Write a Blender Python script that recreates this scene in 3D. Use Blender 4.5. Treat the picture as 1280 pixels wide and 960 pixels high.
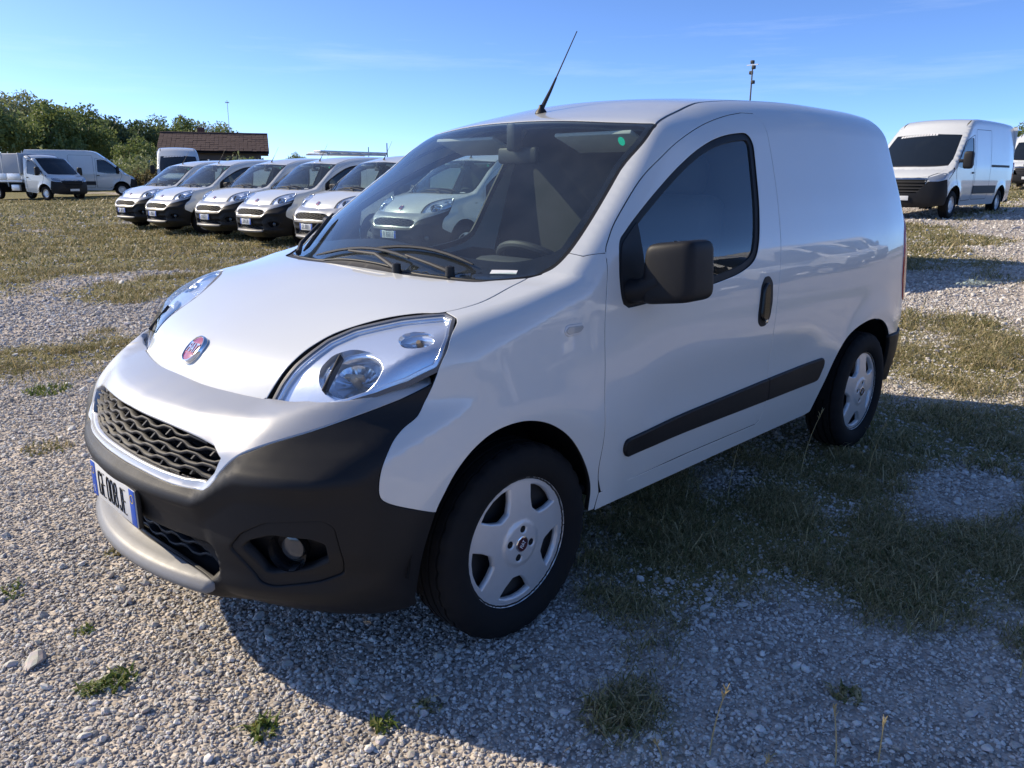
import bpy, bmesh, math, random
import numpy as np
from mathutils import Vector, Matrix, Quaternion
from mathutils.geometry import delaunay_2d_cdt

for _o in list(bpy.data.objects): bpy.data.objects.remove(_o)
SC = bpy.context.scene
COL = SC.collection
R = math.radians

# ---------------------------------------------------------------- camera
CAM_LOC = (1.5383, 2.3295, 1.3726)
YAW, PITCH, ROLL, FPX = -2.3512, .2579, .0041, 977.3
def cam_matrix():
    cy, sy, cp, sp = math.cos(YAW), math.sin(YAW), math.cos(PITCH), math.sin(PITCH)
    f = Vector((cy*cp, sy*cp, -sp)); r = Vector((sy, -cy, 0)); u = r.cross(f)
    r2 = r*math.cos(ROLL)+u*math.sin(ROLL); u2 = u*math.cos(ROLL)-r*math.sin(ROLL)
    m = Matrix((r2, u2, -f)).transposed().to_4x4(); m.translation = CAM_LOC
    return m
cam = bpy.data.cameras.new('camera'); camo = bpy.data.objects.new('camera', cam); COL.objects.link(camo)
camo.matrix_world = cam_matrix(); cam.sensor_width = 36; cam.lens = FPX/1280*36
cam.clip_start = .05; cam.clip_end = 3000; SC.camera = camo

# ---------------------------------------------------------------- sky and sun
SUN_EL = 32.5
SUN_AZ = -61.5          # direction towards the sun, from +x
w = bpy.data.worlds.new('World'); SC.world = w; w.use_nodes = True
nt = w.node_tree; bg = nt.nodes['Background']
sky = nt.nodes.new('ShaderNodeTexSky'); sky.sky_type = 'NISHITA'; sky.sun_disc = False
sky.sun_elevation = R(SUN_EL); sky.sun_rotation = R(90-SUN_AZ)
sky.altitude = 150; sky.air_density = .40; sky.dust_density = .45; sky.ozone_density = 7
tcw = nt.nodes.new('ShaderNodeTexCoord'); mpw = nt.nodes.new('ShaderNodeMapping'); mpw.inputs['Scale'].default_value = (1.2, 1.2, 14); mpw.inputs['Rotation'].default_value = (.05, .04, .4)
cn = nt.nodes.new('ShaderNodeTexNoise'); cn.inputs['Scale'].default_value = 2.2; cn.inputs['Detail'].default_value = 7; cn.inputs['Roughness'].default_value = .62
nt.links.new(tcw.outputs['Generated'], mpw.inputs[0]); nt.links.new(mpw.outputs[0], cn.inputs['Vector'])
cr = nt.nodes.new('ShaderNodeValToRGB'); cr.color_ramp.elements[0].position = .56; cr.color_ramp.elements[1].position = .82; cr.color_ramp.elements[1].color = (.15,.15,.15,1); nt.links.new(cn.outputs[0], cr.inputs[0])
cm = nt.nodes.new('ShaderNodeMix'); cm.data_type = 'RGBA'; cm.inputs[7].default_value = (4.6, 4.9, 5.2, 1); nt.links.new(cr.outputs[0], cm.inputs[0]); nt.links.new(sky.outputs[0], cm.inputs[6])
nt.links.new(cm.outputs[2], bg.inputs[0]); bg.inputs[1].default_value = .096
sd = Vector((math.cos(R(SUN_EL))*math.cos(R(SUN_AZ)), math.cos(R(SUN_EL))*math.sin(R(SUN_AZ)), math.sin(R(SUN_EL))))
sun = bpy.data.lights.new('sun', 'SUN'); sun.energy = 2.05; sun.angle = R(.53); sun.color = (1, .86, .65)
suno = bpy.data.objects.new('sun', sun); COL.objects.link(suno); suno.location = (0, 0, 40)
suno.rotation_euler = sd.to_track_quat('Z', 'Y').to_euler()
SC.view_settings.view_transform = 'Standard'; SC.view_settings.look = 'None'
SC.view_settings.exposure = 1.52; SC.view_settings.gamma = 1; SC.view_settings.use_curve_mapping = False
SC.cycles.max_bounces = 10; SC.cycles.transparent_max_bounces = 16; SC.cycles.glossy_bounces = 4
SC.cycles.caustics_reflective = False; SC.cycles.caustics_refractive = False

# ---------------------------------------------------------------- materials
MAT = {}
def mat(name, col=(.8,.8,.8), rough=.5, metal=0., coat=0., coat_rough=.03, spec=.5, trans=0., noise=None, bump=None, ior=1.45):
    m = bpy.data.materials.new(name); m.use_nodes = True; MAT[name] = m
    n = m.node_tree.nodes; L = m.node_tree.links; b = n['Principled BSDF']
    b.inputs['Base Color'].default_value = (*col, 1); b.inputs['Roughness'].default_value = rough
    b.inputs['Metallic'].default_value = metal; b.inputs['Coat Weight'].default_value = coat
    b.inputs['Coat Roughness'].default_value = coat_rough; b.inputs['Specular IOR Level'].default_value = spec
    b.inputs['Transmission Weight'].default_value = trans; b.inputs['IOR'].default_value = ior
    tc = None
    if noise or bump:
        tc = n.new('ShaderNodeTexCoord')
    if noise:                     # (scale, amount, other colour, roughness amount)
        sc_, amt, c2, ra = noise
        t = n.new('ShaderNodeTexNoise'); t.inputs['Scale'].default_value = sc_; t.inputs['Detail'].default_value = 6; t.inputs['Roughness'].default_value = .65
        L.new(tc.outputs['Object'], t.inputs['Vector'])
        r = n.new('ShaderNodeValToRGB'); r.color_ramp.elements[0].position = .42; r.color_ramp.elements[1].position = .72
        L.new(t.outputs[0], r.inputs[0])
        mx = n.new('ShaderNodeMix'); mx.data_type = 'RGBA'; mx.inputs[6].default_value = (*col, 1); mx.inputs[7].default_value = (*c2, 1)
        mu = n.new('ShaderNodeMath'); mu.operation = 'MULTIPLY'; mu.inputs[1].default_value = amt; L.new(r.outputs[0], mu.inputs[0])
        L.new(mu.outputs[0], mx.inputs[0]); L.new(mx.outputs[2], b.inputs['Base Color'])
        if ra:
            ma = n.new('ShaderNodeMath'); ma.operation = 'MULTIPLY_ADD'; ma.inputs[1].default_value = ra; ma.inputs[2].default_value = rough
            L.new(r.outputs[0], ma.inputs[0]); L.new(ma.outputs[0], b.inputs['Roughness'])
    if bump:
        sc_, st, dist = bump
        t = n.new('ShaderNodeTexNoise'); t.inputs['Scale'].default_value = sc_; t.inputs['Detail'].default_value = 4
        L.new(tc.outputs['Object'], t.inputs['Vector'])
        bp = n.new('ShaderNodeBump'); bp.inputs['Strength'].default_value = st; bp.inputs['Distance'].default_value = dist
        L.new(t.outputs[0], bp.inputs['Height']); L.new(bp.outputs[0], b.inputs['Normal'])
    return m
def glass(name, tint, refl=1.0, ior=1.5, film=.0):
    """clear pane: transparent and mirror by Fresnel, with a thin film of dust"""
    m = bpy.data.materials.new(name); m.use_nodes = True; MAT[name] = m
    n = m.node_tree.nodes; L = m.node_tree.links; n.remove(n['Principled BSDF'])
    tr = n.new('ShaderNodeBsdfTransparent'); tr.inputs[0].default_value = (*tint, 1)
    gl = n.new('ShaderNodeBsdfGlossy'); gl.inputs['Roughness'].default_value = .0
    lw = n.new('ShaderNodeLayerWeight'); lw.inputs[0].default_value = .5
    fr = n.new('ShaderNodeMath'); fr.operation = 'POWER'; fr.inputs[1].default_value = 5; L.new(lw.outputs['Facing'], fr.inputs[0])
    mu = n.new('ShaderNodeMath'); mu.operation = 'MULTIPLY_ADD'; mu.inputs[1].default_value = .95; mu.inputs[2].default_value = .043*refl; mu.use_clamp = True
    L.new(fr.outputs[0], mu.inputs[0])
    df = n.new('ShaderNodeBsdfDiffuse'); df.inputs[0].default_value = (.62,.66,.70,1)
    tc = n.new('ShaderNodeTexCoord'); nz = n.new('ShaderNodeTexNoise'); nz.inputs['Scale'].default_value = 7; nz.inputs['Detail'].default_value = 7; L.new(tc.outputs['Object'], nz.inputs['Vector'])
    mf = n.new('ShaderNodeMath'); mf.operation = 'MULTIPLY'; mf.inputs[1].default_value = film*2; L.new(nz.outputs[0], mf.inputs[0])
    m0 = n.new('ShaderNodeMixShader'); L.new(mf.outputs[0], m0.inputs[0]); L.new(tr.outputs[0], m0.inputs[1]); L.new(df.outputs[0], m0.inputs[2])
    mx = n.new('ShaderNodeMixShader'); L.new(mu.outputs[0], mx.inputs[0]); L.new(m0.outputs[0], mx.inputs[1]); L.new(gl.outputs[0], mx.inputs[2])
    L.new(mx.outputs[0], n['Material Output'].inputs[0])
    return m
mat('paint', (.68,.692,.67), .28, coat=1.0, coat_rough=.02, noise=(2.3,.16,(.62,.62,.58),.05))
mat('paint_lip', (.46,.465,.47), .33, metal=.35, coat=.3, coat_rough=.2, noise=(3,.2,(.40,.40,.39),.1))
mat('lip_grey', (.20,.20,.20), .42, noise=(6,.5,(.15,.145,.135),.1), bump=(900,.12,.002))
mat('plastic', (.011,.011,.0125), .50, spec=.35, noise=(5,.6,(.018,.018,.018),.12), bump=(800,.18,.002))
mat('plastic_gloss', (.012,.012,.013), .18)
mat('trim_dark', (.028,.028,.030), .6, bump=(500,.2,.002))
mat('gap', (.006,.006,.006), .9)
mat('interior', (.045,.047,.052), .75, bump=(300,.2,.002))
mat('seat', (.045,.047,.055), .9, bump=(600,.3,.002))
mat('headliner', (.52,.52,.49), .9)
mat('visor', (.62,.62,.58), .85)
mat('bulkhead', (.035,.035,.037), .8)
mat('strip_grey', (.13,.13,.135), .5)
mat('cap_emblem', (.07,.012,.018), .25, coat=1)
mat('rubber', (.009,.009,.010), .78, spec=.3, noise=(9,.7,(.020,.018,.016),.1))
mat('rim_dark', (.02,.02,.021), .5)
mat('silver', (.66,.665,.67), .36, metal=.45, noise=(8,.4,(.52,.51,.49),.1))
mat('chrome', (.75,.76,.78), .08, metal=1)
mat('reflector', (.80,.83,.87), .22, metal=.62, bump=(60,.05,.004))
mat('fog_glass', (.06,.065,.07), .12, coat=1)
mat('reflector_rib', (.84,.87,.91), .18, metal=.7)
mat('bulb', (.55,.46,.34), .15)
mat('red', (.42,.010,.018), .15, coat=1)
mat('badge_red', (.36,.012,.04), .2, coat=1)
mat('white', (.78,.78,.76), .4)
mat('plate_white', (.72,.73,.72), .35)
mat('plate_blue', (.010,.085,.50), .3)
mat('black', (.012,.012,.013), .5)
mat('green_sticker', (.01,.36,.22), .5)
mat('yellow', (.75,.55,.05), .5)
mat('amber', (.45,.32,.18), .2)
mat('lens_grey', (.42,.43,.42), .2, coat=1)
glass('windscreen', (.80,.90,.87), 2.2, film=.028)
glass('sideglass', (.74,.85,.82), 3.0, film=.012)
glass('lens', (.95,.97,1.0), .9)
mat('dark_glass', (.012,.016,.02), .03, spec=.8)

# ---------------------------------------------------------------- object helpers
def tag(o, label=None, cat=None, group=None, kind=None):
    if label: o['label'] = label
    if cat: o['category'] = cat
    if group: o['group'] = group
    if kind: o['kind'] = kind
    return o
def empty(name, loc=(0,0,0), rz=0):
    o = bpy.data.objects.new(name, None); COL.objects.link(o); o.location = loc; o.rotation_euler = (0, 0, rz)
    o.empty_display_size = .2
    return o
def mesh(name, V, Fc, m=None, normals=None, smooth=True, mats=None, midx=None):
    me = bpy.data.meshes.new(name)
    V = np.asarray(V, float)
    me.from_pydata(V.tolist() if len(V) else [], [], [list(map(int, f)) for f in Fc]); me.update()
    for q in (mats or [m]):
        if q: me.materials.append(MAT[q] if isinstance(q, str) else q)
    if midx is not None: me.polygons.foreach_set('material_index', np.asarray(midx, np.int32))
    me.polygons.foreach_set('use_smooth', np.full(len(me.polygons), bool(smooth)))
    if normals is not None: me.normals_split_custom_set_from_vertices(np.asarray(normals, float).tolist())
    return me
def obj(name, me, parent=None, loc=None, rot=None):
    o = bpy.data.objects.new(name, me); COL.objects.link(o)
    if parent is not None: o.parent = parent
    if loc is not None: o.location = loc
    if rot is not None: o.rotation_euler = rot
    return o
def mk(name, V, Fc, m, parent=None, **k):
    return obj(name, mesh(name, V, Fc, m, **k), parent)
def mirror_mesh(me):
    b = me.copy(); n = len(b.vertices); co = np.empty(n*3); b.vertices.foreach_get('co', co); co = co.reshape(-1, 3); co[:, 1] *= -1
    polys = [tuple(reversed(p.vertices)) for p in me.polygons]
    nm = np.empty(len(me.loops)*3); me.corner_normals.foreach_get('vector', nm); nm = nm.reshape(-1, 3)
    vn = np.zeros((n, 3)); li = np.empty(len(me.loops), np.int32); me.loops.foreach_get('vertex_index', li); vn[li] = nm; vn[:, 1] *= -1
    r = bpy.data.meshes.new(me.name); r.from_pydata(co.tolist(), [], polys); r.update()
    for q in me.materials: r.materials.append(q)
    mi = np.empty(len(me.polygons), np.int32); me.polygons.foreach_get('material_index', mi); r.polygons.foreach_set('material_index', mi)
    sm_ = np.empty(len(me.polygons), bool); me.polygons.foreach_get('use_smooth', sm_); r.polygons.foreach_set('use_smooth', sm_)
    if sm_.any(): r.normals_split_custom_set_from_vertices(vn.tolist())
    bpy.data.meshes.remove(b)
    return r
def copy_tree(o, parent=None):
    c = o.copy(); COL.objects.link(c); c.parent = parent
    for ch in list(o.children): copy_tree(ch, c)
    return c
class BM:
    """collects simple shapes into one mesh"""
    def __init__(s): s.b = bmesh.new()
    def _x(s, geom, M):
        bmesh.ops.transform(s.b, matrix=M, verts=[v for v in geom if isinstance(v, bmesh.types.BMVert)])
    def box(s, c, d, bev=0., rot=None, seg=2, taper=None):
        b2 = bmesh.new(); bmesh.ops.create_cube(b2, size=1)
        for v in b2.verts:
            if taper and v.co.z > 0: v.co.x *= taper[0]; v.co.y *= taper[1]
            v.co = Vector((v.co.x*d[0], v.co.y*d[1], v.co.z*d[2]))
        if bev: bmesh.ops.bevel(b2, geom=b2.edges[:], offset=bev, segments=seg, profile=.5, affect='EDGES')
        M = Matrix.Translation(c) @ ((rot if isinstance(rot, Matrix) else Matrix.Rotation(rot, 4, 'Z')) if rot is not None else Matrix())
        b2.transform(M); me = bpy.data.meshes.new('t'); b2.to_mesh(me); s.b.from_mesh(me); bpy.data.meshes.remove(me); b2.free(); return s
    def tube(s, pts, r, n=10, caps=True):
        pts = [Vector(p) for p in pts]; rr = r if isinstance(r, (list, tuple)) else [r]*len(pts); rings = []; up = None
        for i, p in enumerate(pts):
            t = (pts[min(i+1, len(pts)-1)]-pts[max(i-1, 0)]).normalized()
            if up is None: up = t.orthogonal().normalized()
            else: up = (up-t*up.dot(t)).normalized()
            bn = t.cross(up)
            rings.append([s.b.verts.new(p+(up*math.cos(2*math.pi*k/n)+bn*math.sin(2*math.pi*k/n))*rr[i]) for k in range(n)])
        for a, c in zip(rings, rings[1:]):
            for k in range(n): s.b.faces.new((a[k], a[(k+1) % n], c[(k+1) % n], c[k]))
        if caps: s.b.faces.new(rings[0][::-1]); s.b.faces.new(rings[-1])
        return s
    def lathe(s, prof, axis='y', n=48, c=(0,0,0)):
        """prof = (axial, radius) pairs round the given axis"""
        rings = []
        for a, r in prof:
            ring = []
            for k in range(n):
                t = 2*math.pi*k/n; q = (r*math.cos(t), a, r*math.sin(t)) if axis == 'y' else ((a, r*math.cos(t), r*math.sin(t)) if axis == 'x' else (r*math.cos(t), r*math.sin(t), a))
                ring.append(s.b.verts.new(Vector(q)+Vector(c)))
            rings.append(ring)
        for a, b in zip(rings, rings[1:]):
            for k in range(n): s.b.faces.new((a[k], a[(k+1) % n], b[(k+1) % n], b[k]))
        return s
    def quad(s, *p):
        s.b.faces.new([s.b.verts.new(q) for q in p]); return s
    def prism(s, poly, d, M=None):
        """poly: 2-D outline in local xy, extruded by d along local z"""
        a = [s.b.verts.new((x, y, 0)) for x, y in poly]; b = [s.b.verts.new((x, y, d)) for x, y in poly]; n = len(poly)
        s.b.faces.new(a[::-1]); s.b.faces.new(b)
        for k in range(n): s.b.faces.new((a[k], a[(k+1) % n], b[(k+1) % n], b[k]))
        if M is not None: bmesh.ops.transform(s.b, matrix=M, verts=a+b)
        return s
    def mesh(s, name, m, smooth=True, angle=35, fix=True):
        if fix: bmesh.ops.recalc_face_normals(s.b, faces=s.b.faces[:])
        me = bpy.data.meshes.new(name); s.b.to_mesh(me); s.b.free()
        for q in ([m] if isinstance(m, str) else m): me.materials.append(MAT[q])
        if smooth:
            me.polygons.foreach_set('use_smooth', np.ones(len(me.polygons), bool))
            try: me.set_sharp_from_angle(angle=R(angle))
            except Exception: pass
        return me
    def build(s, name, m, parent=None, loc=None, rot=None, **k):
        return obj(name, s.mesh(name, m, **k), parent, loc, rot)
def text_mesh(body, size, m, depth=.001, sx=1., bold=False, space=1., shear=0.):
    cu = bpy.data.curves.new('text', 'FONT'); cu.body = body; cu.size = size; cu.extrude = depth; cu.align_x = 'CENTER'; cu.align_y = 'CENTER'; cu.resolution_u = 3
    cu.space_character = space; cu.shear = shear
    if bold: cu.offset = size*.018
    o = bpy.data.objects.new('text', cu); COL.objects.link(o); bpy.context.view_layer.update()
    me = bpy.data.meshes.new_from_object(o.evaluated_get(bpy.context.evaluated_depsgraph_get()))
    bpy.data.objects.remove(o); bpy.data.curves.remove(cu)
    for v in me.vertices: v.co.x *= sx
    me.materials.clear(); me.materials.append(MAT[m]); return me
def frame(n, up=(0,0,1), at=(0,0,0)):
    """matrix whose local z is n and local y is close to up"""
    z = Vector(n).normalized(); x = Vector(up).cross(z).normalized(); y = z.cross(x)
    M = Matrix((x, y, z)).transposed().to_4x4(); M.translation = at; return M
def put(o, M):
    o.matrix_local = M; return o
# ---------------------------------------------------------------- body surfaces
def pchip(xs, ys):
    xs = np.asarray(xs, float); ys = np.asarray(ys, float)
    if xs[0] > xs[-1]: xs = xs[::-1]; ys = ys[::-1]
    h = np.diff(xs); d = np.diff(ys)/h
    m = np.zeros_like(xs); m[0] = d[0]; m[-1] = d[-1]
    for i in range(1, len(xs)-1):
        if d[i-1]*d[i] > 0:
            w1 = 2*h[i]+h[i-1]; w2 = h[i]+2*h[i-1]
            m[i] = (w1+w2)/(w1/d[i-1]+w2/d[i])
    def f(x):
        x = np.asarray(x, float)
        i = np.clip(np.searchsorted(xs, x)-1, 0, len(xs)-2)
        t = (x-xs[i])/h[i]; tc = np.clip(t, 0, 1)
        v = ((1+2*tc)*(1-tc)**2)*ys[i]+tc*(1-tc)**2*h[i]*m[i]+tc*tc*(3-2*tc)*ys[i+1]+tc*tc*(tc-1)*h[i]*m[i+1]
        v = v+np.where(t < 0, (x-xs[0])*m[0], 0)+np.where(t > 1, (x-xs[-1])*m[-1], 0)
        return v
    return f
def sstep(a, b, x):
    t = np.clip((x-a)/(b-a), 0, 1); return t*t*(3-2*t)
def rmax(a, b, r):
    return np.minimum(np.maximum(a, b), -r)+np.sqrt(np.maximum(a+r, 0)**2+np.maximum(b+r, 0)**2)
def smx(a, b, k):
    h = np.clip(.5+.5*(a-b)/k, 0, 1); return b+(a-b)*h+k*h*(1-h)

class Surf:
    """body = rounded intersection of side, top, nose and tail surfaces"""
    def F(s, P):
        raise NotImplementedError
    def grad(s, P):
        e = 1e-4; g = np.empty_like(P)
        for i in range(3):
            d = np.zeros(3); d[i] = e
            g[:, i] = s.F(P+d)-s.F(P-d)
        n = np.linalg.norm(g, axis=1, keepdims=True); return g/np.maximum(n, 1e-12)
    def cast(s, O, D, tmax=3.0):
        """first crossing from outside along O+tD: sphere tracing, then bisection"""
        N = len(O); t = np.zeros(N); last = np.zeros(N); act = np.ones(N, bool); hit = np.zeros(N, bool)
        for k in range(220):
            ia = np.nonzero(act)[0]
            if len(ia) == 0: break
            v = s.F(O[ia]+t[ia, None]*D[ia])
            h = v <= 5e-4; hit[ia[h]] = True; act[ia[h]] = False
            g = ia[~h]; last[g] = t[g]; t[g] += np.clip(v[~h]*.55, 4e-4, .04)
            act[g[t[g] > tmax]] = False
        a = np.where(hit, np.maximum(last-1e-4, 0), 0); b = t+.004
        for _ in range(18):
            m = .5*(a+b); v = s.F(O+m[:, None]*D) <= 0
            b = np.where(v, m, b); a = np.where(v, a, m)
        return O+b[:, None]*D, hit

class SmallVan(Surf):
    def __init__(s, hood=True, shelf=True):
        s.use_hood, s.use_shelf = hood, shelf
        s.hood = pchip([.79,.65,.635,.61,.583,.54,.49,.39,.24,.09,.0,-.10,-.3],[.64,.775,.799,.835,.866,.897,.922,.962,1.013,1.058,1.078,1.11,1.14])
        s.glass = pchip([.6,.0,-.23,-.48,-.753,-.855,-.98,-1.22,-1.6,-2.1,-2.6,-2.95,-3.2],[.66,1.080,1.246,1.412,1.584,1.613,1.643,1.692,1.724,1.739,1.736,1.722,1.705])
        s.shelf = pchip([.87,.85,.83,.80,.76,.70,.64,.55,.3,-.2],[.64,.675,.706,.733,.757,.780,.797,.815,.84,.86])
        s.nose = pchip([.0,.17,.20,.25,.28,.305,.325,.355,.40,.425,.44,.49,.53,.55,.565,.585,.60,.66,.70,.80,1.2],[.56,.65,.70,.80,.858,.880,.868,.812,.802,.828,.848,.856,.870,.879,.874,.857,.846,.834,.822,.808,.79])
        s.nose_o = pchip([.0,.17,.20,.25,.30,.335,.41,.49,.53,.55,.565,.585,.60,.66,.70,.80,1.2],[.56,.65,.70,.785,.845,.862,.858,.858,.868,.876,.872,.858,.848,.834,.822,.808,.79])
        s.W = pchip([.0,.2,.33,.5,.65,.8,.95,1.1,1.25,1.4,1.55,1.65,1.75,2.0],[.74,.780,.808,.838,.850,.850,.844,.824,.784,.730,.673,.631,.583,.45])
        s.planf = pchip([.9,.7,.5,.3,.1,0,-.3,-2.2,-2.6,-2.9,-3.2],[.80,.872,.925,.963,.985,.99,1.0,1.0,.990,.968,.925])
        s.tail = pchip([.0,.3,.42,.7,.95,1.2,1.45,1.6,1.7,1.8],[-3.07,-3.09,-3.10,-3.09,-3.06,-3.04,-3.03,-3.03,-3.02,-2.98])
    def F(s, P):
        x, y, z = P[:, 0], np.abs(P[:, 1]), P[:, 2]
        y2 = y*y
        # top
        xs = x+.33*y2
        hb = .075*y2*np.exp(-((x-.28)/.22)**2)
        zh = s.hood(xs)+hb
        zg = s.glass(x+.30*y2)-.056*y2-.05*y2*sstep(-.8, -1.5, x)
        ys = np.maximum(y-.43, 0)
        zs = s.shelf(x+.36*y2)+.14*ys*sstep(.0, .3, ys+.1)
        if not s.use_hood: zh = zh-3
        if not s.use_shelf: zs = zs-3
        e = 4e-3
        nrm = lambda f, u: np.sqrt(1+((f(u+e)-f(u-e))/(2*e))**2)
        ag = (z-zg)/nrm(s.glass, x+.30*y2); ah = (z-zh)/nrm(s.hood, xs); as_ = (z-zs)/nrm(s.shelf, x+.36*y2)
        a = np.minimum(np.minimum(ag, ah), as_)
        # sides
        w = s.W(z)*s.planf(x)
        for cx in (0., -2.513):
            d = np.hypot(x-cx, z-.30)
            w = w+.014*np.exp(-((d-.42)/.085)**2)*sstep(1.0, .7, z)
            w = w+.010*np.exp(-((d-.55)/.20)**2)*sstep(1.0, .75, z)*(cx == 0)
        w = w-.012*np.exp(-((z-.62)/.10)**2)*sstep(-.45, -.8, x)*sstep(-2.05, -1.7, x)
        b = (y-w)/np.sqrt(1+.10*(z > 1.1))
        # nose, tail
        g = (.45*y2+1.0*np.maximum(y-.5, 0)**2)*(1+.35*sstep(.68, .82, z)-.16*sstep(.36, .46, z)*sstep(.74, .64, z))
        zz = z-.085*sstep(.40, .56, y)*sstep(.44, .52, z)
        k_ = sstep(.415, .455, y)
        nz = s.nose(zz)*(1-k_)+s.nose_o(zz)*k_
        c = (x-(nz-g))*(.9-.4*sstep(.36, .26, z))
        t = (s.tail(z)+.09*y2+.10*np.maximum(y-.5, 0)**2)-x
        rt = .052+.040*np.exp(-((x-.25)/.28)**2)+.070*sstep(-.75, -1.15, x)
        f = rmax(a, b, rt)
        f = rmax(f, c, .045)
        f = rmax(f, t, .085)
        return np.maximum(f, .15-z)
# ---------------------------------------------------------------- sheet panels cut from a body surface
def sm(pts, n=5):
    """smooth open curve through points (Catmull-Rom)"""
    P = np.asarray(pts, float); Q = np.vstack([2*P[0]-P[1], P, 2*P[-1]-P[-2]]); out = []
    for i in range(1, len(Q)-2):
        p0, p1, p2, p3 = Q[i-1], Q[i], Q[i+1], Q[i+2]
        for k in range(n):
            t = k/n
            out.append(.5*((2*p1)+(p2-p0)*t+(2*p0-5*p1+4*p2-p3)*t*t+(3*p1-p0-3*p2+p3)*t**3))
    out.append(P[-1]); return np.array(out)
def cat(*a):
    out = [np.asarray(a[0], float)]
    for q in a[1:]:
        q = np.asarray(q, float)
        if np.linalg.norm(out[-1][-1]-q[0]) < 1e-6: q = q[1:]
        if len(q): out.append(q)
    r = np.vstack(out)
    if np.linalg.norm(r[0]-r[-1]) < 1e-6: r = r[:-1]
    return r
def rounded(pts, rad, n=5):
    """polygon with every corner rounded"""
    P = np.asarray(pts, float); N = len(P); out = []
    rr = rad if hasattr(rad, '__len__') else [rad]*N
    for i in range(N):
        a, b, c = P[i-1], P[i], P[(i+1) % N]
        u = (a-b)/np.linalg.norm(a-b); v = (c-b)/np.linalg.norm(c-b)
        d = min(rr[i], .45*np.linalg.norm(a-b), .45*np.linalg.norm(c-b))
        for k in range(n+1):
            t = k/n; out.append((1-t)**2*(b+u*d)+2*t*(1-t)*b+t*t*(b+v*d))
    return np.array(out)
def area(P): return .5*np.sum(P[:, 0]*np.roll(P[:, 1], -1)-np.roll(P[:, 0], -1)*P[:, 1])
def resample(P, step):
    out = []
    for a, b in zip(P, np.roll(P, -1, 0)):
        d = np.linalg.norm(b-a)
        if d < 1e-7: continue
        k = max(1, int(math.ceil(d/step)))
        for i in range(k): out.append(a+(b-a)*i/k)
    return np.array(out)
def inset(P, d):
    """move a CCW loop to its left (inwards) by d"""
    e1 = P-np.roll(P, 1, 0); e2 = np.roll(P, -1, 0)-P
    e1 /= np.linalg.norm(e1, axis=1, keepdims=True)+1e-12; e2 /= np.linalg.norm(e2, axis=1, keepdims=True)+1e-12
    n1 = np.stack([-e1[:, 1], e1[:, 0]], 1); n2 = np.stack([-e2[:, 1], e2[:, 0]], 1)
    m = n1+n2; l = np.linalg.norm(m, axis=1, keepdims=True); m = np.where(l > .2, m/np.maximum(l, 1e-9), n1)
    k = 1/np.maximum(np.sum(m*n1, 1), .5)
    return P+m*(d*k)[:, None]
def inside(pts, loops):
    r = np.zeros(len(pts), bool)
    for P in loops:
        x, y = pts[:, 0], pts[:, 1]
        for a, b in zip(P, np.roll(P, -1, 0)):
            if a[1] == b[1]: continue
            c = (a[1] > y) != (b[1] > y)
            r ^= c & (x < (b[0]-a[0])*(y-a[1])/(b[1]-a[1])+a[0])
    return r
class Side:
    flip = True
    def uv(s, P): P = np.asarray(P, float); return P[:, [0, 2]]
    def rays(s, uv): n = len(uv); return np.stack([uv[:, 0], np.full(n, 1.05), uv[:, 1]], 1), np.tile([0., -1, 0], (n, 1))
class BigSide(Side):
    def rays(s, uv): n = len(uv); return np.stack([uv[:, 0], np.full(n, 1.4), uv[:, 1]], 1), np.tile([0., -1, 0], (n, 1))
class Top:
    flip = False; z = 2.0
    def uv(s, P): P = np.asarray(P, float); return P[:, [0, 1]]
    def rays(s, uv): n = len(uv); return np.stack([uv[:, 0], uv[:, 1], np.full(n, s.z)], 1), np.tile([0., 0, -1], (n, 1))
class Cyl:
    flip = False
    def __init__(s, x0=-.1, R0=1.15, sc=.85): s.x0, s.R0, s.sc = x0, R0, sc
    def uv(s, P): P = np.asarray(P, float); return np.stack([np.arctan2(P[:, 1], P[:, 0]-s.x0)*s.sc, P[:, 2]], 1)
    def rays(s, uv):
        a = uv[:, 0]/s.sc; c, q = np.cos(a), np.sin(a)
        return np.stack([s.x0+s.R0*c, s.R0*q, uv[:, 1]], 1), np.stack([-c, -q, 0*a], 1)
class Ortho:
    flip = False
    def __init__(s, d, at, dist=.6):
        s.d = np.array(d, float)/np.linalg.norm(d); s.e1 = np.cross([0, 0, 1.], s.d); s.e1 /= np.linalg.norm(s.e1); s.e2 = np.cross(s.d, s.e1); s.at = np.array(at, float); s.dist = dist
    def uv(s, P): q = np.asarray(P, float)-s.at; return np.stack([q@s.e1, q@s.e2], 1)
    def rays(s, uv): O = s.at+uv[:, :1]*s.e1+uv[:, 1:]*s.e2+s.d*s.dist; return O, np.tile(-s.d, (len(uv), 1))
SIDE, TOP, FRONT = Side(), Top(), Cyl()
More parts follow.
